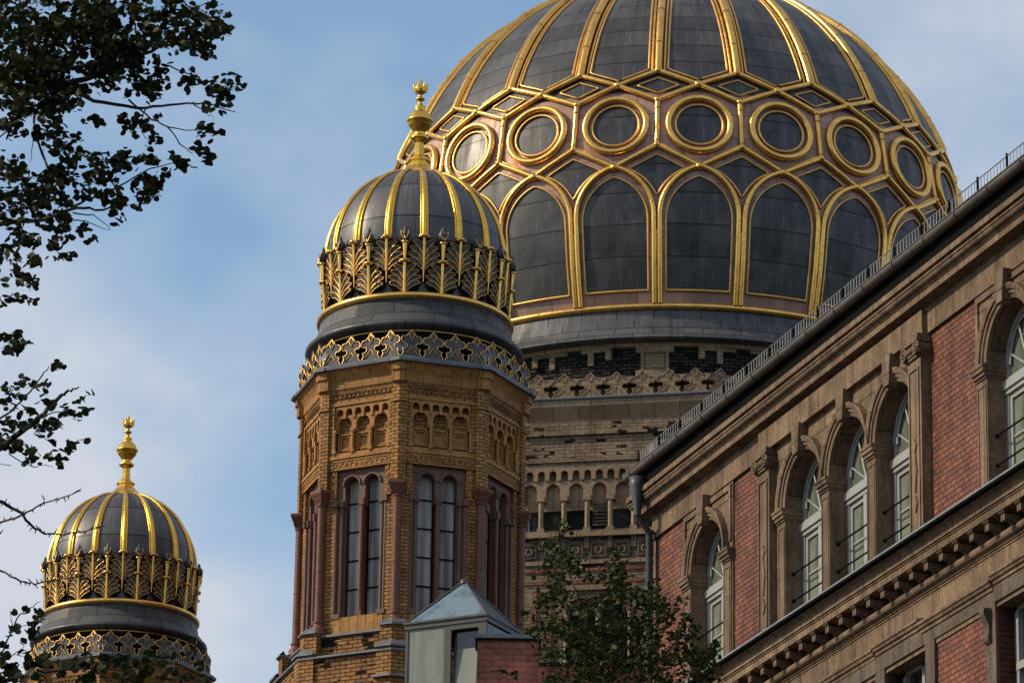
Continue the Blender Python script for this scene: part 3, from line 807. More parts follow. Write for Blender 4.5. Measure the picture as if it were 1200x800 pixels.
# arcade, carved panels, lower wall
m = MB('pstone', 'pbrick', 'glass_dk', 'ybrick', 'mauve', 'rbrick2', 'stone_dark')
s8 = 2 * 8.2 * T15
for a in DF:
    T = face_T(a, 8.2)
    n = 7; pt = .558; x0 = -1.80 - pt / 2
    # top arcade: trefoil heads
    arch_wall(m, -s8 / 2, s8 / 2, 33.66, 33.96, -.04, [(-1.80 + pt / 2 * q, .085, 33.82, 33.66) for q in range(-1, 15)], .22, T, 0, N=6)
    arch_wall(m, -s8 / 2, s8 / 2, 33.14, 33.66, .0, [(-1.80 + pt * (q + .5), .17, 33.42, 33.14) for q in range(-1, 7)], .18, T, 0, N=8)
    for q in range(0, 8):
        x = -1.80 + pt * q
        if x > s8 / 2 - .1: break
        tube(m, [(x, -.02, 32.45), (x, -.02, 33.14)], .062, 8, T=T); box(m, x - .09, x + .09, -.1, .12, 33.14, 33.28, T); box(m, x - .085, x + .085, -.1, .1, 32.34, 32.47, T)
        box(m, x - .06, x + .06, -.06, .1, 31.95, 32.34, T, 6)
    for q in range(-1, 7):
        x = -1.80 + pt * (q + .5)
        if q in (2, ) or q == 5:
            for j in range(7): box(m, x - .17, x + .17, .10, .14, 32.55 + .085 * j, 32.60 + .085 * j, T, 6)
        box(m, x - .2, x + .2, .02, .1, 32.36, 32.44, T, 0)
        # carved square
        box(m, x - .24, x + .24, -.02, .1, 31.68, 32.16, T, 6); box(m, x - .19, x + .19, -.05, 0, 31.74, 31.78, T, 6); box(m, x - .19, x + .19, -.05, 0, 32.06, 32.10, T, 6)
        for sx in (-.19, .15): box(m, x + sx, x + sx + .04, -.05, 0, 31.78, 32.06, T, 6)
        ell_pts = [(x + .08 * cos(t), -.03, 31.92 + .08 * sin(t)) for t in lin(0, 2 * pi, 10)[:-1]]
        tube(m, ell_pts, .018, 5, True, T, 0)
    box(m, -s8 / 2, s8 / 2, .12, .2, 32.95, 33.9, T, 0)
    box(m, -s8 / 2, s8 / 2, .17, .2, 32.4, 32.95, T, 2)
    box(m, -s8 / 2, s8 / 2, -.12, .1, 32.24, 32.36, T, 0)
    box(m, -s8 / 2, s8 / 2, -.05, .1, 31.58, 31.68, T, 0)
    box(m, -s8 / 2, s8 / 2, .0, .2, 31.48, 32.24, T, 1)
m.build('arcade', main)
m = MB('pbrick_clean', 'pstone', 'glass_dk', 'mauve', 'rbrick2', 'stone_dark', 'black')
dodl(m, [(8.18, 31.58), (8.18, 30.98)], 0); 
for a in DF:
    T = face_T(a, 8.2)
    if abs(a - DOD) < 31:
        arch_wall(m, -s8 / 2, s8 / 2, 27, 30.98, .02, [(-.80, .33, 30.38, 28.9), (-.02, .33, 30.38, 28.9)], .3, T, 0, N=14)
    else: arch_wall(m, -s8 / 2, s8 / 2, 27, 30.98, .02, [(-.4, .5, 30.2, 28.9)], .3, T, 0, N=14)
    box(m, -1.4, .6, .28, .3, 28.9, 30.9, T, 2)
    for xc in (-.80, -.02):
        tube(m, [(x, -.01, z) for x, z in arcpts(xc, .38, 30.38, 16)], .035, 6, T=T, mi=3)
        tube(m, [(x, .03, z) for x, z in arcpts(xc, .32, 30.38, 16)], .03, 6, T=T, mi=3)
    for x in (-1.17, -.41, .35): tube(m, [(x, .0, 28.9), (x, .0, 30.38)], .05, 8, T=T, mi=1)
    box(m, -1.3, .5, -.1, .1, 30.93, 31.05, T, 1); box(m, -1.3, .5, -.05, .1, 28.75, 28.9, T, 5)
    # red brick bands
    for z in (31.42, 31.12): 
        for q in range(17):
            x = -s8 / 2 + .26 * q + .02; box(m, x, x + .23, -.012, .1, z, z + .07, T, 4)
    for x in (-1.98, -1.62, .72, 1.2, 1.9):
        for q in range(12): box(m, x, x + .09, -.012, .1, 28.6 + .2 * q, 28.6 + .2 * q + .17, T, 4)
    for x in (-1.8, 1.0): 
        for q in range(10): box(m, x - .1, x + .18, -.006, .1, 28.7 + .22 * q, 28.7 + .22 * q + .07, T, 5)
dodl(m, [(8.18, 27), (8.18, 0)], 0)
m.build('lower_wall', main)

# ================================================================== RIGHT FACADE BUILDING
FA = R_(-71.35); FO = Vector((1.945, 67, 0))
bld = empty('stone_and_brick_building', 'sandstone and red brick building with arched windows and deep cornices, along the right edge', 'building', FO, FA)
UE = 24.0; UC = .85
R1 = .65
wins = [(3.15, 'single'), (6.83, 't'), (8.425, 't'), (10.02, 't'), (13.60, 't'), (15.195, 't'), (16.79, 't')]
def zbox(m, u0, u1, n0, n1, z0, z1, mi=0): box(m, u0, u1, -n1, -n0, z0, z1, None, mi)
# brick wall
m = MB('rbrick')
arch_wall(m, .93, UE, 18.2, 21.3, 0, [(c, .70, 20.22, 18.2) for c, k in wins], .05, None, 0, bottom=False)
arch_wall(m, UC, UE, 0, 17.1, .0, [(c, .66, None, z) for z, c in ((14.0, 10.23), (14.0, 13.70), (14.0, 6.75), (14.0, 3.2), (14.0, 17.2), (14.0, 20.7))], .25, None, 0)
m.add([(UC, 0, 0), (UC, 12, 0), (UC, 12, 22.2), (UC, 0, 22.2)], [(0, 1, 2, 3)])
m.add([(UE, 0, 0), (UE, 12, 0), (UE, 12, 22.2), (UE, 0, 22.2)], [(0, 1, 2, 3)])
m.add([(UC, 12, 0), (UE, 12, 0), (UE, 12, 22.2), (UC, 12, 22.2)], [(0, 1, 2, 3)])
m.build('brick_wall', bld)
# lower windows row: heads sit at z 17.08
# stone plates round the windows
m = MB('stone', 'stone_plain')
def plate(u0, u1, cs, y=-.03, z1=21.3, zb=18.2, dep=.28): arch_wall(m, u0, u1, zb, z1, y, [(c, R1, 20.23, zb) for c in cs], dep, None, 0, bottom=False, N=20)
def span(u0, u1):
    zbox(m, u0, u0 + .07, .03, .06, 20.35, 21.2); zbox(m, u1 - .07, u1, .03, .06, 20.35, 21.2); zbox(m, u0 + .07, u1 - .07, .03, .06, 21.12, 21.2)
for u0, u1, cs in ((2.18, 4.12, [3.15]), (5.78, 10.7, [6.83, 8.425, 10.02]), (12.62, 17.8, [13.60, 15.195, 16.79])):
    m = MB('stone', 'stone_plain'); plate(u0, u1, cs)
    if u0 != 5.78:
        for u in (u0, u1): zbox(m, u - .008, u + .008, 0, .03, 18.2, 21.26)
        span(u0 + .02, u0 + .02 + (1.90 if u0 < 5 else 1.75))
    m.build('window_surround_wall', bld)
m = MB('stone'); zbox(m, UC, .93, -.3, .02, 18.2, 21.3); m.build('corner_strip', bld)
# frieze and top entablature
m = MB('stone', 'stone_plain', 'black')
zbox(m, UC, UE, -.2, .05, 21.24, 21.56, 0); zbox(m, 5.36, 11.12, .05, .125, 21.24, 21.562, 0)
zbox(m, 18.1, 24, .05, .125, 21.24, 21.562, 0)
m.build('frieze', bld)
Z0 = 21.56
prof = [(-.2, 0), (.045, 0), (.045, .05), (.14, .07), (.22, .07), (.22, .16), (.235, .16), (.235, .175), (.25, .175), (.25, .19)]
prof += [(.25 + .06 * sin(t) , .19 + .055 * (1 - cos(t))) for t in lin(.2, pi / 2, 6)] + [(.307, .255), (.325, .255), (.325, .28), (.275, .29), (.275, .31), (.325, .32), (.345, .32), (.345, .40)]
m = MB('stone_plain')
prism(m, [(-n, Z0 + z) for n, z in prof] + [(.2, Z0 + .40)], 'x', lambda p: UC + min(0, p[0]), UE)
m.build('cornice', bld)
m = MB('black'); prism(m, [(.2, Z0 + .401), (-.27, Z0 + .401), (-.27, Z0 + .70), (.2, Z0 + .86)], 'x', UC - .25, UE); m.build('eaves_board', bld)  # board coloured black to give the shadow band below the gutter
# gutter
m = MB('gutter')
gn, gz, gr = .345, Z0 + .72, .085
us = lin(UC - .28, UE, 60)
sec = [(gn + gr * cos(t), gz + gr * sin(t)) for t in lin(-pi, 0, 12)]
inn = [(gn + (gr - .012) * cos(t), gz + (gr - .012) * sin(t)) for t in lin(0, -pi, 12)]
poly = [(-n, z) for n, z in sec] + [(-n, z + .02) for n, z in [(gn + gr, gz)]] + [(-n, z + .002) for n, z in inn]
prism(m, poly, 'x', UC - .28, UE, smooth=True)
u = UC
while u < UE:
    tube(m, [(u, -(gn + (gr + .005) * cos(t)), gz + (gr + .005) * sin(t)) for t in lin(-pi, 0, 12)], .012, 5); u += 1.0
tube(m, [(UC - .28, -(gn + gr), gz + .015), (UE, -(gn + gr), gz + .015)], .014, 6)
m.build('gutter', bld)
# snow guard
m = MB('rail', 'black'); gy = gn + .06
for z in (gz + .03, gz + .20): tube(m, [(UC + .35, -gy, z), (UE, -gy, z)], .0085, 5)
u = UC + .35; i = 0
while u < UE:
    tube(m, [(u, -gy, gz + .03), (u, -gy, gz + .20)], .0062, 4)
    if i % 9 == 0: box(m, u - .012, u + .012, -gy - .012, -gy + .012, gz - .02, gz + .235, None, 1)
    u += .098; i += 1
box(m, UC + .78, UC + .98, -gy + .004, -gy + .01, gz + .05, gz + .19)
m.build('roof_guard', bld)
m = MB('roof'); m.add([(UC - .2, -.30, Z0 + .75), (UE, -.30, Z0 + .75), (UE, 6, Z0 + 2.9), (UC - .3, 6, Z0 + 2.9)], [(0, 1, 2, 3)]); m.add([(UC - .3, 6, Z0 + 2.9), (UE, 6, Z0 + 2.9), (UE, 12, Z0 + .6), (UC - .3, 12, Z0 + .6)], [(0, 1, 2, 3)])
m.build('roof', bld)
# downpipe + hopper
m = MB('pipe', 'greylite')
lathe(m, [(.055, 21.52), (.06, 21.66), (.12, 21.98), (.13, 22.12), (.11, 22.12)], 14, Matrix.Translation((1.10, -.38, 0)), 0)
m.build('rain_hopper', bld)
m = MB('pipe')
tube(m, [(1.10, -.38, 21.98), (1.10, -.38, 21.58), (1.09, -.365, 21.52), (.97, -.16, 21.34), (.955, -.13, 21.26), (.955, -.13, 17.0), (.955, -.13, 0)], .052, 12)
for z in (21.3, 20.4, 18.9, 17.4, 15): tube(m, [(.955, -.13, z), (.955, -.13, z + .05)], .07, 12)
m.build('downpipe', bld)
# windows
win0 = None
for c, kind in wins:
    if win0 is None:
        m = MB('white')
        def bar(x0, x1, z0, z1, y0=.0, y1=.06): box(m, x0, x1, y0, y1, z0, z1)
        ot = [(x, z) for x, z in arcpts(0, R1, 20.23, 20)]; it = [(x, z) for x, z in arcpts(0, R1 - .075, 20.23, 20)]
        for (ax, az), (bx, bz), (cx, cz), (dx, dz) in zip(ot, ot[1:], it, it[1:]):
            m.add([(ax, 0, az), (bx, 0, bz), (dx, 0, dz), (cx, 0, cz)], [(0, 1, 2, 3)]); m.add([(cx, 0, cz), (dx, 0, dz), (dx, .08, dz), (cx, .08, cz)], [(0, 1, 2, 3)])
        tube(m, [(x, .02, z) for x, z in arcpts(0, R1 - .11, 20.23, 20)], .02, 6)
        for s in (-1, 1):
            bar(min(s * R1, s * (R1 - .075)), max(s * R1, s * (R1 - .075)), 18.3, 20.23); bar(min(s * .575, s * .51), max(s * .575, s * .51), 18.4, 19.84, .02, .07)
        bar(-R1, R1, 19.90, 20.01, -.05, .08); bar(-R1, R1, 19.84, 19.90, -.02, .08); bar(-R1 + .03, R1 - .03, 20.01, 20.05, -.02, .08)
        bar(-.055, .055, 18.3, 19.86, -.01, .06); bar(-.51, .51, 19.77, 19.84, .02, .07)
        for t in (R_(62), R_(118)):
            tube(m, [(0, .02, 20.05), ((R1 - .1) * cos(t), .02, 20.05 + (R1 + .04) * sin(t))], .016, 6)
        for t in (R_(28), R_(152)):
            tube(m, [(0, .02, 20.05), ((R1 - .1) * cos(t), .02, 20.05 + (R1 - .02) * sin(t))], .016, 6)
        bar(-.5, .5, 19.25, 19.28, .03, .06)
        w = m.build('window', bld)
        g = MB('glass_f'); ar = arcpts(0, R1 - .02, 20.23, 18)
        g.add([(-R1 + .02, .05, 18.2)] + [(x, .05, z) for x, z in ar] + [(R1 - .02, .05, 18.2)], [tuple(range(21))]); g.build('pane', w)
        r = MB('black')
        for z in (18.90, 19.29): tube(r, [(-.66, -.14, z), (.66, -.14, z)], .014, 6); 
        for z in (18.90, 19.29):
            for s in (-1, 1): ellipsoid(r, (s * .645, -.14, z), .018, .03, .03)
        r.build('guard_rail', w); win0 = w
    else: w = copy_to(win0, bld)
    w.location = (c, .21, 0)
# dark sheet standing in for the unlit gap of the first window's open casement
m = MB('glass_dk'); box(m, 3.20, 3.68, .222, .226, 18.4, 19.76); m.build('dark_casement_gap', bld)
# archivolts, imposts, keystones
def surround(c, left, right):
    m = MB('stone_plain')
    sec = [(.0, .03), (.0, .055), (.05, .07), (.055, .09), (.10, .09), (.105, .115), (.15, .13), (.185, .13), (.185, .03)]
    N = 24
    v = []
    for k in range(N + 1):
        t = pi * k / N
        for d, n in sec: v.append((c - (R1 + .01 + d) * cos(t), -n, 20.23 + (R1 + .01 + d) * sin(t)))
    n = len(sec); fs = [(k * n + i, k * n + i + 1, (k + 1) * n + i + 1, (k + 1) * n + i) for k in range(N) for i in range(n - 1)]
    m.add(v, fs, None, 0, False)
    o = m.build('arch_moulding', bld)
    k_ = MB('stone_plain')
    prism(k_, [(-.09, 20.84), (.09, 20.84), (.14, 21.26), (-.14, 21.26)], 'y', -.17, .0, Matrix.Translation((c, 0, 0)))
    k_.build('keystone', o)
    return o
for c, kind in wins[:6]: surround(c, 0, 0)
piers = [(2.2, 2.5), (3.8, 4.10), (5.90, 6.18), (7.48, 7.775), (9.075, 9.37), (10.67, 10.68), (12.64, 12.95), (14.25, 14.545), (15.845, 16.14)]
for u0, u1 in piers:
    if u1 - u0 < .1: continue
    m = MB('stone', 'stone_plain')
    zbox(m, u0 + .005, u1 - .005, .03, .05, 18.2, 20.06)
    for x in (u0 + .03, u1 - .05): zbox(m, x, x + .02, .05, .062, 18.3, 19.98)
    zbox(m, u0 + .05, u1 - .05, .05, .062, 19.96, 19.98)
    for (e, z0, z1) in ((.02, 20.06, 20.09), (.045, 20.09, 20.14), (.07, 20.14, 20.20), (.085, 20.20, 20.235)):
        box(m, u0 - e * .55, u1 + e * .55, -(.05 + e), .262, z0, z1, None, 1)
    m.build('pier', bld)
# pilasters with ionic capitals
for u0, u1 in ((5.38, 5.80), (10.68, 11.10), (18.2, 18.6)):
    m = MB('stone', 'stone_dark')
    zbox(m, u0, u1, 0, .14, 18.2, 20.93)
    for x in (u0 + .05, u1 - .075): zbox(m, x, x + .025, .14, .158, 18.3, 20.80)
    zbox(m, u0 + .075, u1 - .075, .14, .158, 20.775, 20.80)
    c = (u0 + u1) / 2
    for zc_, hh in ((19.75, .10), (19.40, .30), (18.95, .12)):
        prism(m, [(c - .07, zc_), (c, zc_ - hh), (c + .07, zc_), (c, zc_ + hh)], 'y', -.158, -.14)
    p = m.build('pilaster', bld)
    k = MB('stone')
    zbox(k, u0 - .02, u1 + .02, 0, .17, 20.93, 20.97); zbox(k, u0 + .02, u1 - .02, 0, .19, 20.97, 21.12)
    zbox(k, u0 - .05, u1 + .05, 0, .22, 21.12, 21.16); zbox(k, u0 - .03, u1 + .03, 0, .20, 21.16, 21.235)
    for s, uu in ((-1, u0 + .02), (1, u1 - .02)):
        pts = []
        for q in range(26):
            t = q * .5; rr2 = .10 * (1 - q / 30); pts.append((uu + s * rr2 * cos(t) * .95, -.20, 21.03 + rr2 * sin(t)))
        tube(k, pts, .02, 5)
        tube(k, [(uu, -.19, 21.03), (uu, .0, 21.03)], .095, 14); tube(k, [(uu, -.15, 21.03), (uu, -.11, 21.03)], .102, 14)
    for q in range(5): ellipsoid(k, (u0 + .09 + q * .06, -.20, 21.04), .022, .02, .045, None, 0, 8, 5)
    k.build('capital', p)
# middle string course
ZS = 17.70
prof = [(-.2, -.02), (.02, -.02), (.02, .02), (.035, .02), (.035, .05), (.055, .05), (.055, .075)]
prof += [(.075 + .052 * cos(t), .135 + .055 * sin(t)) for t in lin(-pi / 2, pi / 2, 8)]
prof += [(.03, .20), (.0, .22), (.0, .335), (.30, .335), (.30, .43), (.315, .43), (.315, .455), (.335, .455), (.335, .485)]
prof += [(.335 + .07 * (1 - cos(t)), .485 + .09 * sin(t)) for t in lin(.1, pi / 2, 6)] + [(.41, .60), (.20, .62), (-.2, .62)]
m = MB('stone_plain')
prism(m, [(-n, ZS + z) for n, z in prof], 'x', lambda p: UC + min(0, p[0]), UE)
m.build('string_course', bld)
m = MB('black', 'rail'); prism(m, [(.2, ZS + .625), (-.40, ZS + .605), (-.40, ZS + .62), (-.485, ZS + .595), (-.49, ZS + .645), (.2, ZS + .70)], 'x', UC - .4, UE)
zbox(m, UC - .4, UE, .485, .497, ZS + .625, ZS + .65, 1)
m.build('metal_flashing', bld)
mod = None; u = UC + .28
while u < 19:
    if mod is None:
        m = MB('stone_plain')
        prism(m, [(-.0, ZS + .215), (-.12, ZS + .19), (-.17, ZS + .215), (-.215, ZS + .22), (-.235, ZS + .20), (-.262, ZS + .205), (-.262, ZS + .295), (-.0, ZS + .295)], 'x', -.058, .058)
        box(m, -.07, .07, -.275, .0, ZS + .296, ZS + .314); box(m, -.08, .08, -.285, .0, ZS + .3145, ZS + .334)
        mod = m.build('modillion', bld); o = mod
    else: o = copy_to(mod, bld)
    o.location = (u, 0, 0); u += .4685
# lower frieze, architrave, beam
m = MB('stone', 'stone_plain', 'stone_dark')
zbox(m, UC, UE, -.2, .02, 17.02, 17.685, 0)
def arch_mould(u0, u1, z, nb):
    pr = [(nb, 0), (nb + .03, .01), (nb + .035, .05), (nb + .06, .06), (nb + .075, .10), (nb + .09, .105), (nb + .09, .14), (.0, .16)]
    prism(m, [(-n, z + zz_) for n, zz_ in pr] + [(0, z)], 'x', u0, u1, None, 1)
for u0, u1, z in ((UC, 9.3, 17.27), (9.3, 10.80, 17.30), (10.80, 13.0, 17.235), (13.0, 14.6, 17.30), (14.6, 16.3, 17.235), (16.3, UE, 17.30)): arch_mould(u0, u1, z, .03)
for u0, u1 in ((UC, 10.80), (13.0, 14.6), (16.3, UE)): zbox(m, u0, u1, 0, .05, 17.08, 17.29, 2)
zbox(m, 10.80, 13.0, 0, .04, 17.08, 17.24, 2); zbox(m, 14.6, 16.3, 0, .04, 17.08, 17.24, 2)
for c in (3.2, 6.75, 10.23, 13.70, 17.2, 20.7):
    for s in (-1, 1):
        a, b = sorted((c + s * .66, c + s * .95)); zbox(m, a, b, -.25, .045, 13.9, 17.079, 2)
for cc in (12.86, 14.54):
    prism(m, [(-.04, 17.03), (-.14, 17.03), (-.155, 16.99), (-.15, 16.94), (-.125, 16.89), (-.10, 16.84), (-.085, 16.78), (-.085, 16.72), (-.10, 16.67), (-.095, 16.62), (-.07, 16.59), (-.04, 16.58)], 'x', cc - .07, cc + .07, None, 2)
m.build('lower_frieze', bld)
w0 = None
for c in (3.2, 6.75, 10.23, 13.70, 17.2):
    if w0 is None:
        m = MB('white')
        for x0, x1 in ((-.66, -.58), (.58, .66), (-.04, .04)): box(m, x0, x1, 0, .06, 14, 17.07)
        box(m, -.66, .66, 0, .06, 16.98, 17.07); box(m, -.58, .58, -.03, .06, 16.2, 16.3); box(m, -.58, -.52, -.02, .05, 14, 16.98); box(m, .52, .58, -.02, .05, 14, 16.98)
        w0 = m.build('lower_window', bld); w = w0
        g = MB('glass_dk'); g.add([(-.6, .05, 14), (.6, .05, 14), (.6, .05, 17.05), (-.6, .05, 17.05)], [(0, 1, 2, 3)]); g.build('pane', w0)
    else: w = copy_to(w0, bld)
    w.location = (c, .22, 0)
# skylight dome on the roof
m = MB('greylite', 'black')
lathe(m, [(.30, -.12), (.30, 0)] + [(.28 * cos(t), .26 * sin(t)) for t in lin(0, pi / 2, 8)], 20, None, 0)
lathe(m, [(.31, -.14), (.31, -.02), (.28, .0)], 20, None, 1)
sk = m.build('roof_skylight', None); p = at(768, 503, 66.2); sk.location = p + Vector((.25, .2, .02))
sk.location = Matrix.Translation(FO) @ Matrix.Rotation(FA, 4, 'Z') @ Vector((1.9, .9, Z0 + .75 + 1.2 * .34 + .10))
sk['label'] = 'small pale domed roof light behind the snow guard at the far end of the eaves'; sk['category'] = 'roof light'

# ================================================================== GLASS PAVILION AND RED BRICK WALLS
PO = Vector((-.388, 80, 0)); PA = R_(-27)
pav = empty('glass_pavilion', 'small grey framed glass box with pyramid glass roof and tilted open window', 'pavilion', PO, PA)
ZE = 23.87; WX = 1.66; WY = 1.42
m = MB('frame_dk')
box(m, -WX, -WX + .05, 0, .05, 18, ZE - .1); box(m, -.86, -.80, 0, .06, 18, ZE - .1); box(m, -.06, 0, 0, .06, 18, ZE - .1); box(m, -.80, -.72, .0, .05, 18, ZE - .1); box(m, -.16, -.06, .0, .05, 18, ZE - .1)
box(m, -.72, -.16, .0, .05, ZE - .2, ZE - .1); box(m, -.72, -.16, .0, .05, 22.45, 22.52)
box(m, -WX - .02, .02, -.02, .05, ZE - .1, ZE - .01); box(m, -WX - .04, .04, -.05, .05, ZE - .01, ZE + .03)
box(m, -.05, 0, 0, WY, 22.9, 23.30); box(m, -.04, .02, .05, WY, ZE - .1, ZE - .01); box(m, -.04, .04, .05, WY + .04, ZE - .01, ZE + .03); box(m, -.05, 0, WY - .05, WY, 18, ZE - .1)
box(m, -WX, -WX + .05, WY - .05, WY, 18, ZE - .1); box(m, -WX, 0, WY - .02, WY + .03, ZE - .1, ZE + .03); box(m, -WX - .03, -WX + .03, 0, WY, ZE - .1, ZE + .03)
AP = Vector((-WX / 2, WY / 2, 24.80))
cs = [Vector(p) for p in ((-WX, 0, ZE + .03), (0, 0, ZE + .03), (0, WY, ZE + .03), (-WX, WY, ZE + .03))]
for c in cs: tube(m, [c, AP], .026, 4)
lathe(m, [(.09, 24.74), (.08, 24.82), (.0, 24.85)], 8, Matrix.Translation((AP.x, AP.y, 0)))
pf = m.build('frame', pav)
m = MB('roofglass'); 
for i in range(4):
    a, b = cs[i], cs[(i + 1) % 4]; m.add([a, b, AP + Vector((0, 0, -.01))], [(0, 1, 2)])
m.build('pyramid_glazing', pav)
m = MB('frost'); box(m, -WX + .05, -.86, .02, .04, 18, ZE - .1); m.add([(-WX + .01, 0, 18), (-WX + .01, WY, 18), (-WX + .01, WY, ZE), (-WX + .01, 0, ZE)], [(0, 1, 2, 3)])
m.build('frosted_panel', pav)
m = MB('glass_dk'); box(m, -.72, -.16, .12, .13, 22.5, ZE - .2); m.add([(-.02, .06, 23.3), (-.02, WY, 23.3), (-.02, WY, ZE - .1), (-.02, .06, ZE - .1)], [(0, 1, 2, 3)]); m.build('side_glazing', pav)
m = MB('frame_dk', 'frost'); 
Ts = Matrix.Translation((0, .03, 22.52)) @ Matrix.Rotation(R_(-5), 4, 'X')
for b in ((-.70, -.66, 0, 1.12), (-.22, -.18, 0, 1.12), (-.66, -.22, 0, .05), (-.66, -.22, 1.07, 1.12)): box(m, b[0], b[1], 0, .05, b[2], b[3], Ts)
box(m, -.66, -.22, .02, .03, .05, 1.07, Ts, 1)
Ts2 = Matrix.Identity(4); m.build('tilted_sash', pav)

m = MB('rbrick2', 'black', 'grey')
box(m, -.16, .95, -.25, .75, 0, 23.26, None, 0); box(m, -.20, .99, -.29, .79, 23.262, 23.30, None, 1); box(m, -.17, .96, -.24, .75, 23.30, 23.33, None, 2)
box(m, -.14, .90, -.20, .5, 23.33, 23.40, None, 2)
w = m.build('red_brick_shaft', None); w.location = (-.38, 79.75, 0)
w['label'] = 'plain red brick shaft with thin metal coping, right under the glass pyramid'; w['category'] = 'wall'
m = MB('rbrick2', 'black'); box(m, 0, 3.2, 0, .3, 0, 24.62); box(m, -.03, 3.2, -.04, .34, 24.62, 24.67, None, 1); box(m, 0, .3, .3, 6, 0, 24.6)
w = m.build('red_brick_wall', None); w.location = (.60, 86.3, 0)
w['label'] = 'shaded red brick wall mostly hidden behind the young tree'; w['category'] = 'wall'

# ================================================================== GROUND
def sheet(name, mat, x0, x1, y0, y1, z):
    m = MB(mat); m.add([(x0, y0, z), (x1, y0, z), (x1, y1, z), (x0, y1, z)], [(0, 1, 2, 3)]); return struct(m.build(name))
g = sheet('ground', 'pave', -900, 900, -700, 1500, 0)
m = MB('asphalt'); m.add([(p.x, p.y, .004) for p in [FO + Vector((sin(R_(18.65)), -cos(R_(18.65)), 0)) * a + Vector((-cos(R_(18.65)), -sin(R_(18.65)), 0)) * b for a, b in ((-120, 6), (90, 6), (90, 17), (-120, 17))]], [(0, 1, 2, 3)])
struct(m.build('road'))
m = MB('pave'); U_ = Vector((sin(R_(18.65)), -cos(R_(18.65)), 0)); N_ = Vector((-cos(R_(18.65)), -sin(R_(18.65)), 0))
def kerb(b0, b1):
    q = [FO + U_ * a + N_ * b for a, b in ((-120, b0), (90, b0), (90, b1), (-120, b1))]
    prism(m, [(p.x, p.y) for p in q], 'z', .0, .12)
kerb(5.7, 6.0); kerb(17, 17.3); struct(m.build('kerb'))

# ================================================================== TREES
def leaf_add(mb, p, s, rng, droop=.4):
    # broad rounded leaf, folded a little along the midrib
    L = [(0, -.5), (.34, -.42), (.52, -.12), (.44, .2), (.18, .42), (0, .58), (-.18, .42), (-.44, .2), (-.52, -.12), (-.34, -.42)]
    M = Matrix.Rotation(rng.uniform(0, 2 * pi), 3, 'Z') @ Matrix.Rotation(rng.gauss(.75, .5), 3, 'X') @ Matrix.Rotation(rng.uniform(0, 2 * pi), 3, 'Z')
    fold = rng.uniform(.05, .3)
    v = [p + M @ Vector((x * s, y * s, abs(x) * s * fold)) for x, y in L]
    mb.add(v, [(0, 1, 2, 3, 4, 5), (5, 6, 7, 8, 9, 0)])
def crown(mb, blobs, Y, spread, size, dens, rng):
    for cx, cy, rx, ry in blobs:
        n = max(2, int(rx * ry * pi * dens)); nc = max(1, n // 7)
        cl = []
        for _ in range(nc):
            a = rng.uniform(0, 2 * pi); q = sqrt(rng.random()); cl.append((cx + rx * q * cos(a), cy + ry * q * sin(a), rng.gauss(0, spread)))
        for _ in range(n):
            x, y, d = rng.choice(cl); k = min(7., .55 * min(rx, ry) + 2)
            leaf_add(mb, at(x + rng.gauss(0, k * .75), y + rng.gauss(0, k * .6), Y + d + rng.gauss(0, .08)), size * rng.uniform(.7, 1.25), rng)
def limb(mb, pts, r0, r1, Y, T=None, rng=None, jit=0.):
    P = []
    for i in range(len(pts) - 1):
        a, b = pts[i], pts[i + 1]
        for q in range(4):
            f = q / 4; P.append((a[0] + (b[0] - a[0]) * f, a[1] + (b[1] - a[1]) * f))
    P.append(pts[-1][:2]); n = len(P)
    W = [at(x, y, Y + .25 * sin(i * .7 + x)) + (Vector((rng.gauss(0, jit), 0, rng.gauss(0, jit))) if rng else Vector()) for i, (x, y) in enumerate(P)]
    tube(mb, W, [r0 + (r1 - r0) * i / (n - 1) for i in range(n)], 6)
    return W
rng = random.Random(11)
YN = 30.0
tree = empty('linden_tree', 'dark leafy branches of a near tree reaching in from the left edge', 'tree', (-6.2, YN, 0))
def rel(mb, o):  # shift mesh into the tree's frame
    return mb
def tbuild(mb, name, par):
    off = Vector(par.location); mb.v = [p - off for p in mb.v]; return mb.build(name, par, recalc=False)
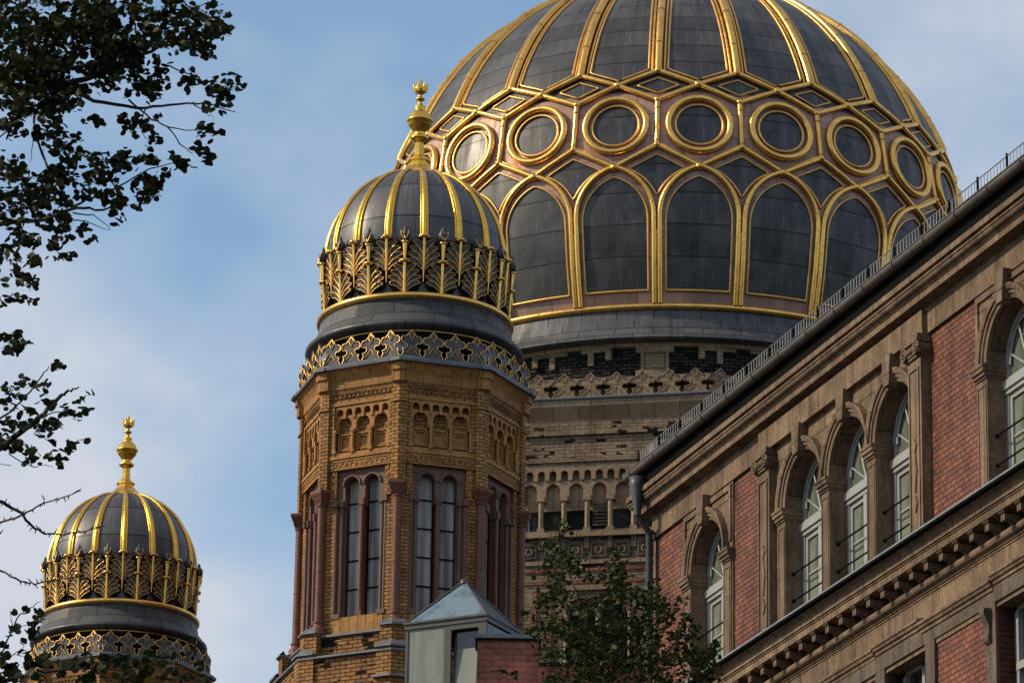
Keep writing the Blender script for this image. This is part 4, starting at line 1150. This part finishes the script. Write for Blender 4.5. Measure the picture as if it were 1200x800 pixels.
BL = [(60, 18, 72, 26), (150, 14, 50, 20), (25, 55, 45, 36), (100, 55, 60, 32), (155, 60, 40, 26), (200, 35, 32, 26), (232, 42, 30, 24), (258, 28, 12, 16), (208, 8, 20, 8),
      (250, 6, 8, 6), (90, 92, 55, 20), (30, 95, 40, 20), (170, 100, 22, 16), (192, 82, 10, 8), (224, 98, 10, 14), (250, 98, 12, 9), (272, 98, 8, 8), (262, 115, 16, 9), (248, 128, 6, 5), (278, 105, 6, 6),
      (242, 153, 14, 6), (260, 155, 6, 4), (234, 171, 9, 6), (243, 186, 11, 6), (148, 140, 14, 6), (165, 152, 12, 8), (176, 163, 8, 6), (182, 140, 6, 5), (96, 141, 6, 3), (108, 140, 6, 4), (125, 145, 8, 4),
      (35, 120, 34, 14), (80, 118, 22, 12), (65, 135, 20, 8), (15, 145, 16, 12), (55, 150, 14, 10), (62, 166, 18, 10), (75, 178, 14, 8), (92, 160, 8, 6), (30, 158, 6, 4),
      (95, 188, 22, 9), (130, 188, 22, 9), (150, 185, 10, 7), (172, 189, 8, 6), (184, 187, 6, 7), (205, 190, 9, 5), (220, 196, 8, 6), (192, 198, 6, 5), (203, 180, 5, 4),
      (15, 200, 20, 12), (40, 212, 28, 14), (75, 208, 22, 14), (112, 205, 16, 9), (125, 212, 12, 7), (158, 212, 16, 7), (185, 213, 14, 9), (165, 223, 12, 6), (183, 222, 6, 6), (168, 232, 10, 5), (177, 234, 5, 4),
      (110, 228, 12, 5), (128, 230, 12, 6), (140, 240, 12, 7), (160, 246, 9, 5), (135, 252, 6, 4), (140, 255, 5, 5), (20, 235, 22, 14), (60, 235, 20, 12), (75, 250, 14, 8), (78, 262, 8, 8), (25, 258, 26, 8), (35, 272, 22, 7), (66, 270, 12, 7),
      (98, 272, 9, 5), (85, 282, 6, 4), (103, 278, 5, 4), (45, 286, 10, 6), (60, 288, 12, 5), (75, 300, 10, 5), (86, 299, 4, 4), (22, 286, 12, 5), (8, 300, 14, 10), (30, 305, 18, 6), (42, 305, 6, 6), (15, 322, 14, 10), (35, 325, 10, 8), (43, 332, 5, 6), (12, 347, 5, 5), (26, 350, 6, 4), (38, 352, 6, 4), (3, 357, 4, 5),
      (3, 390, 4, 4), (10, 402, 10, 8), (15, 392, 6, 5), (26, 396, 6, 6), (31, 406, 4, 6), (4, 412, 6, 6), (60, 428, 6, 4), (67, 432, 6, 4), (54, 446, 8, 4), (40, 457, 8, 4), (50, 457, 5, 4), (24, 446, 6, 5), (12, 452, 12, 5), (15, 463, 14, 5), (24, 478, 6, 5), (6, 475, 8, 6),
      (62, 470, 8, 7), (72, 476, 5, 4), (42, 484, 8, 4), (92, 468, 6, 4), (104, 463, 5, 3), (80, 484, 6, 4), (90, 484, 7, 6), (100, 480, 4, 4), (40, 500, 16, 8), (55, 500, 10, 6), (68, 498, 7, 4), (12, 498, 14, 8), (8, 516, 12, 12), (22, 524, 10, 6), (38, 523, 8, 6), (42, 536, 10, 5), (64, 522, 5, 4), (78, 525, 8, 5), (90, 519, 7, 4), (97, 519, 3, 3), (66, 538, 6, 5), (80, 537, 5, 4), (72, 547, 4, 4)]
BL2 = [(19, 713, 3, 3), (30, 714, 4, 4), (43, 720, 4, 5), (52, 722, 3, 3), (34, 731, 6, 4), (42, 738, 6, 5), (21, 741, 8, 6), (26, 751, 5, 4), (4, 756, 4, 3), (44, 750, 5, 4), (3, 764, 5, 4), (12, 766, 4, 4), (28, 764, 5, 4), (8, 780, 14, 5), (28, 778, 10, 6), (5, 792, 8, 8), (22, 792, 12, 7), (48, 780, 10, 6), (62, 772, 9, 5), (68, 760, 7, 5), (50, 794, 14, 5), (85, 780, 16, 6), (90, 792, 20, 6), (108, 772, 9, 6), (120, 785, 18, 9), (145, 776, 14, 8), (155, 792, 20, 7), (175, 783, 14, 8), (195, 778, 10, 7), (205, 792, 16, 7), (185, 768, 6, 5), (222, 762, 5, 5), (228, 750, 4, 5), (230, 775, 6, 7), (240, 792, 5, 5), (133, 768, 6, 4), (165, 768, 6, 4)]
m = MB('leaf_near')
crown(m, BL, YN, .35, .049, .095, rng); crown(m, [(60, 40, 70, 45), (140, 35, 50, 32), (50, 100, 60, 35), (60, 225, 55, 20), (10, 180, 20, 60)], YN, .4, .049, .018, rng); crown(m, BL2, YN, .3, .054, .085, rng)
tbuild(m, 'crown', tree)
m = MB('bark')
TW = [([(-60, 120), (-20, 108), (50, 103), (100, 93), (150, 72), (185, 56), (200, 52)], .035, .006), ([(-60, 90), (0, 92), (60, 85), (110, 75), (150, 62)], .03, .005),
      ([(60, 100), (110, 118), (160, 127), (200, 122), (240, 120), (276, 131)], .016, .003), ([(150, 118), (178, 140), (198, 149), (238, 155)], .008, .003), ([(198, 149), (210, 168), (226, 181)], .006, .003), ([(225, 120), (240, 132), (250, 138)], .005, .002),
      ([(-40, 270), (0, 262), (45, 258), (90, 243), (120, 246), (150, 240)], .022, .004), ([(86, 250), (110, 252), (130, 268)], .006, .002), ([(86, 257), (105, 262), (130, 270)], .005, .002), ([(85, 243), (105, 232), (120, 228), (175, 198), (205, 190)], .010, .003),
      ([(38, 125), (42, 160), (55, 195), (72, 225), (85, 245)], .012, .005), ([(38, 160), (36, 190)], .004, .002), ([(92, 180), (115, 190), (140, 225), (150, 240)], .008, .003), ([(25, 120), (10, 150), (-10, 170)], .008, .004), ([(170, 128), (163, 148), (180, 172)], .005, .002), ([(190, 75), (225, 88), (240, 97)], .006, .002), ([(222, 22), (230, 10), (245, 2)], .006, .003), ([(52, 128), (35, 100), (20, 60), (20, 20)], .008, .004), ([(100, 95), (120, 50), (130, 10)], .008, .004),
      ([(-60, 580), (-10, 533), (25, 506), (52, 484), (70, 465), (80, 458), (92, 454)], .028, .005), ([(-30, 505), (10, 485), (30, 465), (50, 440), (58, 428)], .010, .003), ([(-20, 475), (10, 470), (20, 476)], .006, .003), ([(42, 505), (58, 517), (60, 520)], .004, .002), ([(10, 532), (40, 548), (52, 544), (62, 548)], .004, .002), ([(55, 485), (70, 482), (90, 484)], .005, .002), ([(-10, 540), (8, 545), (12, 545)], .003, .002),
      ([(-20, 815), (0, 768), (12, 745), (20, 722), (35, 712), (47, 705)], .008, .0025), ([(12, 745), (14, 725), (11, 715)], .004, .002), ([(0, 775), (20, 765), (28, 758)], .004, .002), ([(-20, 800), (40, 790), (100, 782), (160, 785), (225, 770), (232, 748)], .010, .003), ([(22, 735), (36, 729)], .003, .002)]
for pts, a, b in TW:
    m = MB('bark'); limb(m, pts, a, b, YN, None, rng, .004); tbuild(m, 'limb', tree)
BARE = [([(-40, 560), (0, 587), (10, 592), (25, 601), (38, 617), (52, 625), (75, 626), (100, 622), (123, 616)], .014, .0035), ([(-20, 616), (0, 612), (25, 604), (50, 590), (75, 582), (95, 575)], .009, .003), ([(50, 591), (52, 584)], .003, .002), ([(-10, 625), (3, 625)], .003, .002), ([(-20, 660), (0, 667), (25, 681), (40, 684), (60, 680), (85, 676), (105, 678)], .008, .003), ([(60, 680), (75, 672), (90, 668)], .004, .002)]
m = MB('bark')
for pts, a, b in BARE:
    W = limb(m, pts, a, b, YN - .6, None, rng, .003)
    for i in range(2, len(W) - 1, 1):
        if rng.random() < .8: tube(m, [W[i], W[i] + Vector((rng.uniform(-.03, .03), 0, rng.choice([-1, 1]) * rng.uniform(.02, .035)))], [.006, .002], 4)
tbuild(m, 'bare_branch', tree)
m = MB('bark')
tp = [Vector((-6.2, YN, 0)), Vector((-6.1, YN, 3)), Vector((-6.25, YN, 6)), Vector((-6.0, YN, 9)), Vector((-6.2, YN, 12)), Vector((-6.1, YN, 15.5))]
tube(m, tp, [.26, .22, .2, .16, .12, .05], 12)
for (px, py), k in (((-60, 120), 3), ((-60, 90), 4), ((-40, 270), 3), ((-60, 580), 2), ((-40, 560), 2), ((-20, 815), 1), ((-20, 800), 2), ((-20, 616), 2), ((-20, 660), 2), ((-30, 505), 2)):
    e = at(px, py, YN); s = tp[k] + Vector((0, 0, .3)); md = (s + e) / 2 + Vector((0, 0, .25)); r = .035 if px < -35 else .012
    tube(m, [s, md, e], [r * 2, r * 1.4, r], 8)
tbuild(m, 'trunk', tree)

YC = 57.0
ct = empty('young_tree', 'green tree top with two thin leafy tips in front of the pale drum wall', 'tree', (1.35, YC, 0))
B3 = [(655, 612, 4, 4), (657, 624, 7, 9), (652, 640, 12, 8), (662, 652, 12, 9), (650, 664, 12, 8), (668, 668, 14, 8), (655, 682, 12, 10), (690, 676, 10, 4), (724, 648, 5, 6), (720, 660, 8, 7), (728, 672, 12, 7), (715, 682, 14, 7), (735, 690, 12, 8), (640, 697, 16, 8), (662, 702, 18, 10), (690, 712, 18, 10), (720, 705, 18, 10), (748, 700, 16, 8), (762, 690, 10, 8), (772, 712, 20, 14),
      (618, 718, 10, 3), (632, 712, 12, 6), (628, 740, 16, 7), (648, 735, 18, 10), (675, 738, 22, 14), (705, 740, 22, 15), (738, 735, 22, 14), (765, 742, 18, 14), (790, 728, 10, 5), (795, 705, 8, 3), (800, 722, 10, 4), (655, 765, 24, 12), (690, 772, 26, 18), (725, 775, 26, 20), (760, 772, 20, 18), (790, 762, 14, 14), (800, 745, 14, 8), (815, 738, 10, 5), (808, 768, 14, 14), (828, 772, 10, 12), (838, 748, 3, 8), (832, 760, 8, 6), (770, 795, 30, 10), (700, 797, 40, 8), (648, 795, 16, 6), (815, 790, 20, 8), (835, 790, 8, 6), (840, 778, 5, 5), (588, 788, 6, 3), (600, 793, 5, 3), (580, 785, 3, 2)]
m = MB('leaf_far'); crown(m, B3, YC, .55, .054, .24, rng); tbuild(m, 'crown', ct)
m = MB('bark')
for pts, a, b in [([(720, 850), (712, 800), (700, 770), (690, 745), (683, 715), (678, 700), (672, 685), (660, 650), (656, 615)], .03, .003), ([(712, 800), (735, 760), (732, 720), (726, 680), (724, 648)], .02, .003), ([(720, 830), (765, 780), (800, 745), (815, 738)], .02, .003), ([(745, 800), (800, 775), (835, 752)], .015, .003), ([(700, 770), (660, 750), (625, 738)], .012, .003), ([(683, 715), (650, 708), (618, 718)], .008, .002), ([(640, 830), (605, 796), (580, 785)], .008, .002), ([(735, 760), (760, 715), (765, 690)], .01, .003), ([(720, 850), (670, 800), (640, 770)], .015, .003)]:
    limb(m, pts, a, b, YC, None, rng, .004)
e = at(720, 850, YC); tube(m, [Vector((1.35, YC, 0)), Vector((1.3, YC, 6)), Vector((1.42, YC, 12)), e], [.16, .13, .08, .03], 10)
e2 = at(640, 830, YC); tube(m, [Vector((1.40, YC, 14)), e2], [.02, .008], 6)
tbuild(m, 'trunk', ct)

# ================================================================== LIGHT
SUN_AZ = -86.0; SUN_EL = 34.0          # azimuth measured from the camera's back, negative = left
sd = Vector((sin(R_(SUN_AZ)) * cos(R_(SUN_EL)), -cos(R_(SUN_AZ)) * cos(R_(SUN_EL)), sin(R_(SUN_EL))))
ld = bpy.data.lights.new('sun', 'SUN'); ld.energy = 3.9; ld.angle = R_(.53); ld.color = (1.0, .83, .60)
lo = bpy.data.objects.new('sun', ld); COL.objects.link(lo); lo.rotation_euler = sd.to_track_quat('Z', 'Y').to_euler()
CLOUD_OFF = (-1.3848, -4.2919, 2.1068); CLOUD_COL = (4.2, 4.45, 5.0); SKY_TINT = (.56, .94, 1.06)
w = bpy.data.worlds.new('World'); scene.world = w; w.use_nodes = True; nt = w.node_tree; nt.nodes.clear()
out = nt.nodes.new('ShaderNodeOutputWorld'); bg = nt.nodes.new('ShaderNodeBackground'); nt.links.new(bg.outputs[0], out.inputs[0])
sky = nt.nodes.new('ShaderNodeTexSky'); sky.sky_type = 'NISHITA'; sky.sun_disc = False; sky.sun_elevation = R_(SUN_EL)
sky.sun_rotation = atan2(sd.x, sd.y); sky.air_density = 1.0; sky.dust_density = 1.2; sky.ozone_density = 1.5
tc = nt.nodes.new('ShaderNodeTexCoord')
mp = nt.nodes.new('ShaderNodeMapping'); mp.inputs[1].default_value = CLOUD_OFF; mp.inputs[3].default_value = (1, 1, 1.5); nt.links.new(tc.outputs['Generated'], mp.inputs[0])
n1 = noise(nt, mp.outputs[0], 9.0, 7, .5)
mask = ramp(nt, n1, [(.36, .24), (.50, .56), (.62, 1.0)])
blue = mix(nt, 1.0, sky.outputs[0], SKY_TINT, 'MULTIPLY')
colr = mix(nt, mask, blue, CLOUD_COL)
nt.links.new(colr, bg.inputs[0]); bg.inputs[1].default_value = .15
vs = scene.view_settings; vs.view_transform = 'Standard'; vs.look = 'None'; vs.exposure = 0.0; vs.gamma = 1; vs.use_curve_mapping = False
scene.render.engine = 'CYCLES'
scene.render.resolution_x = 1024; scene.render.resolution_y = 682
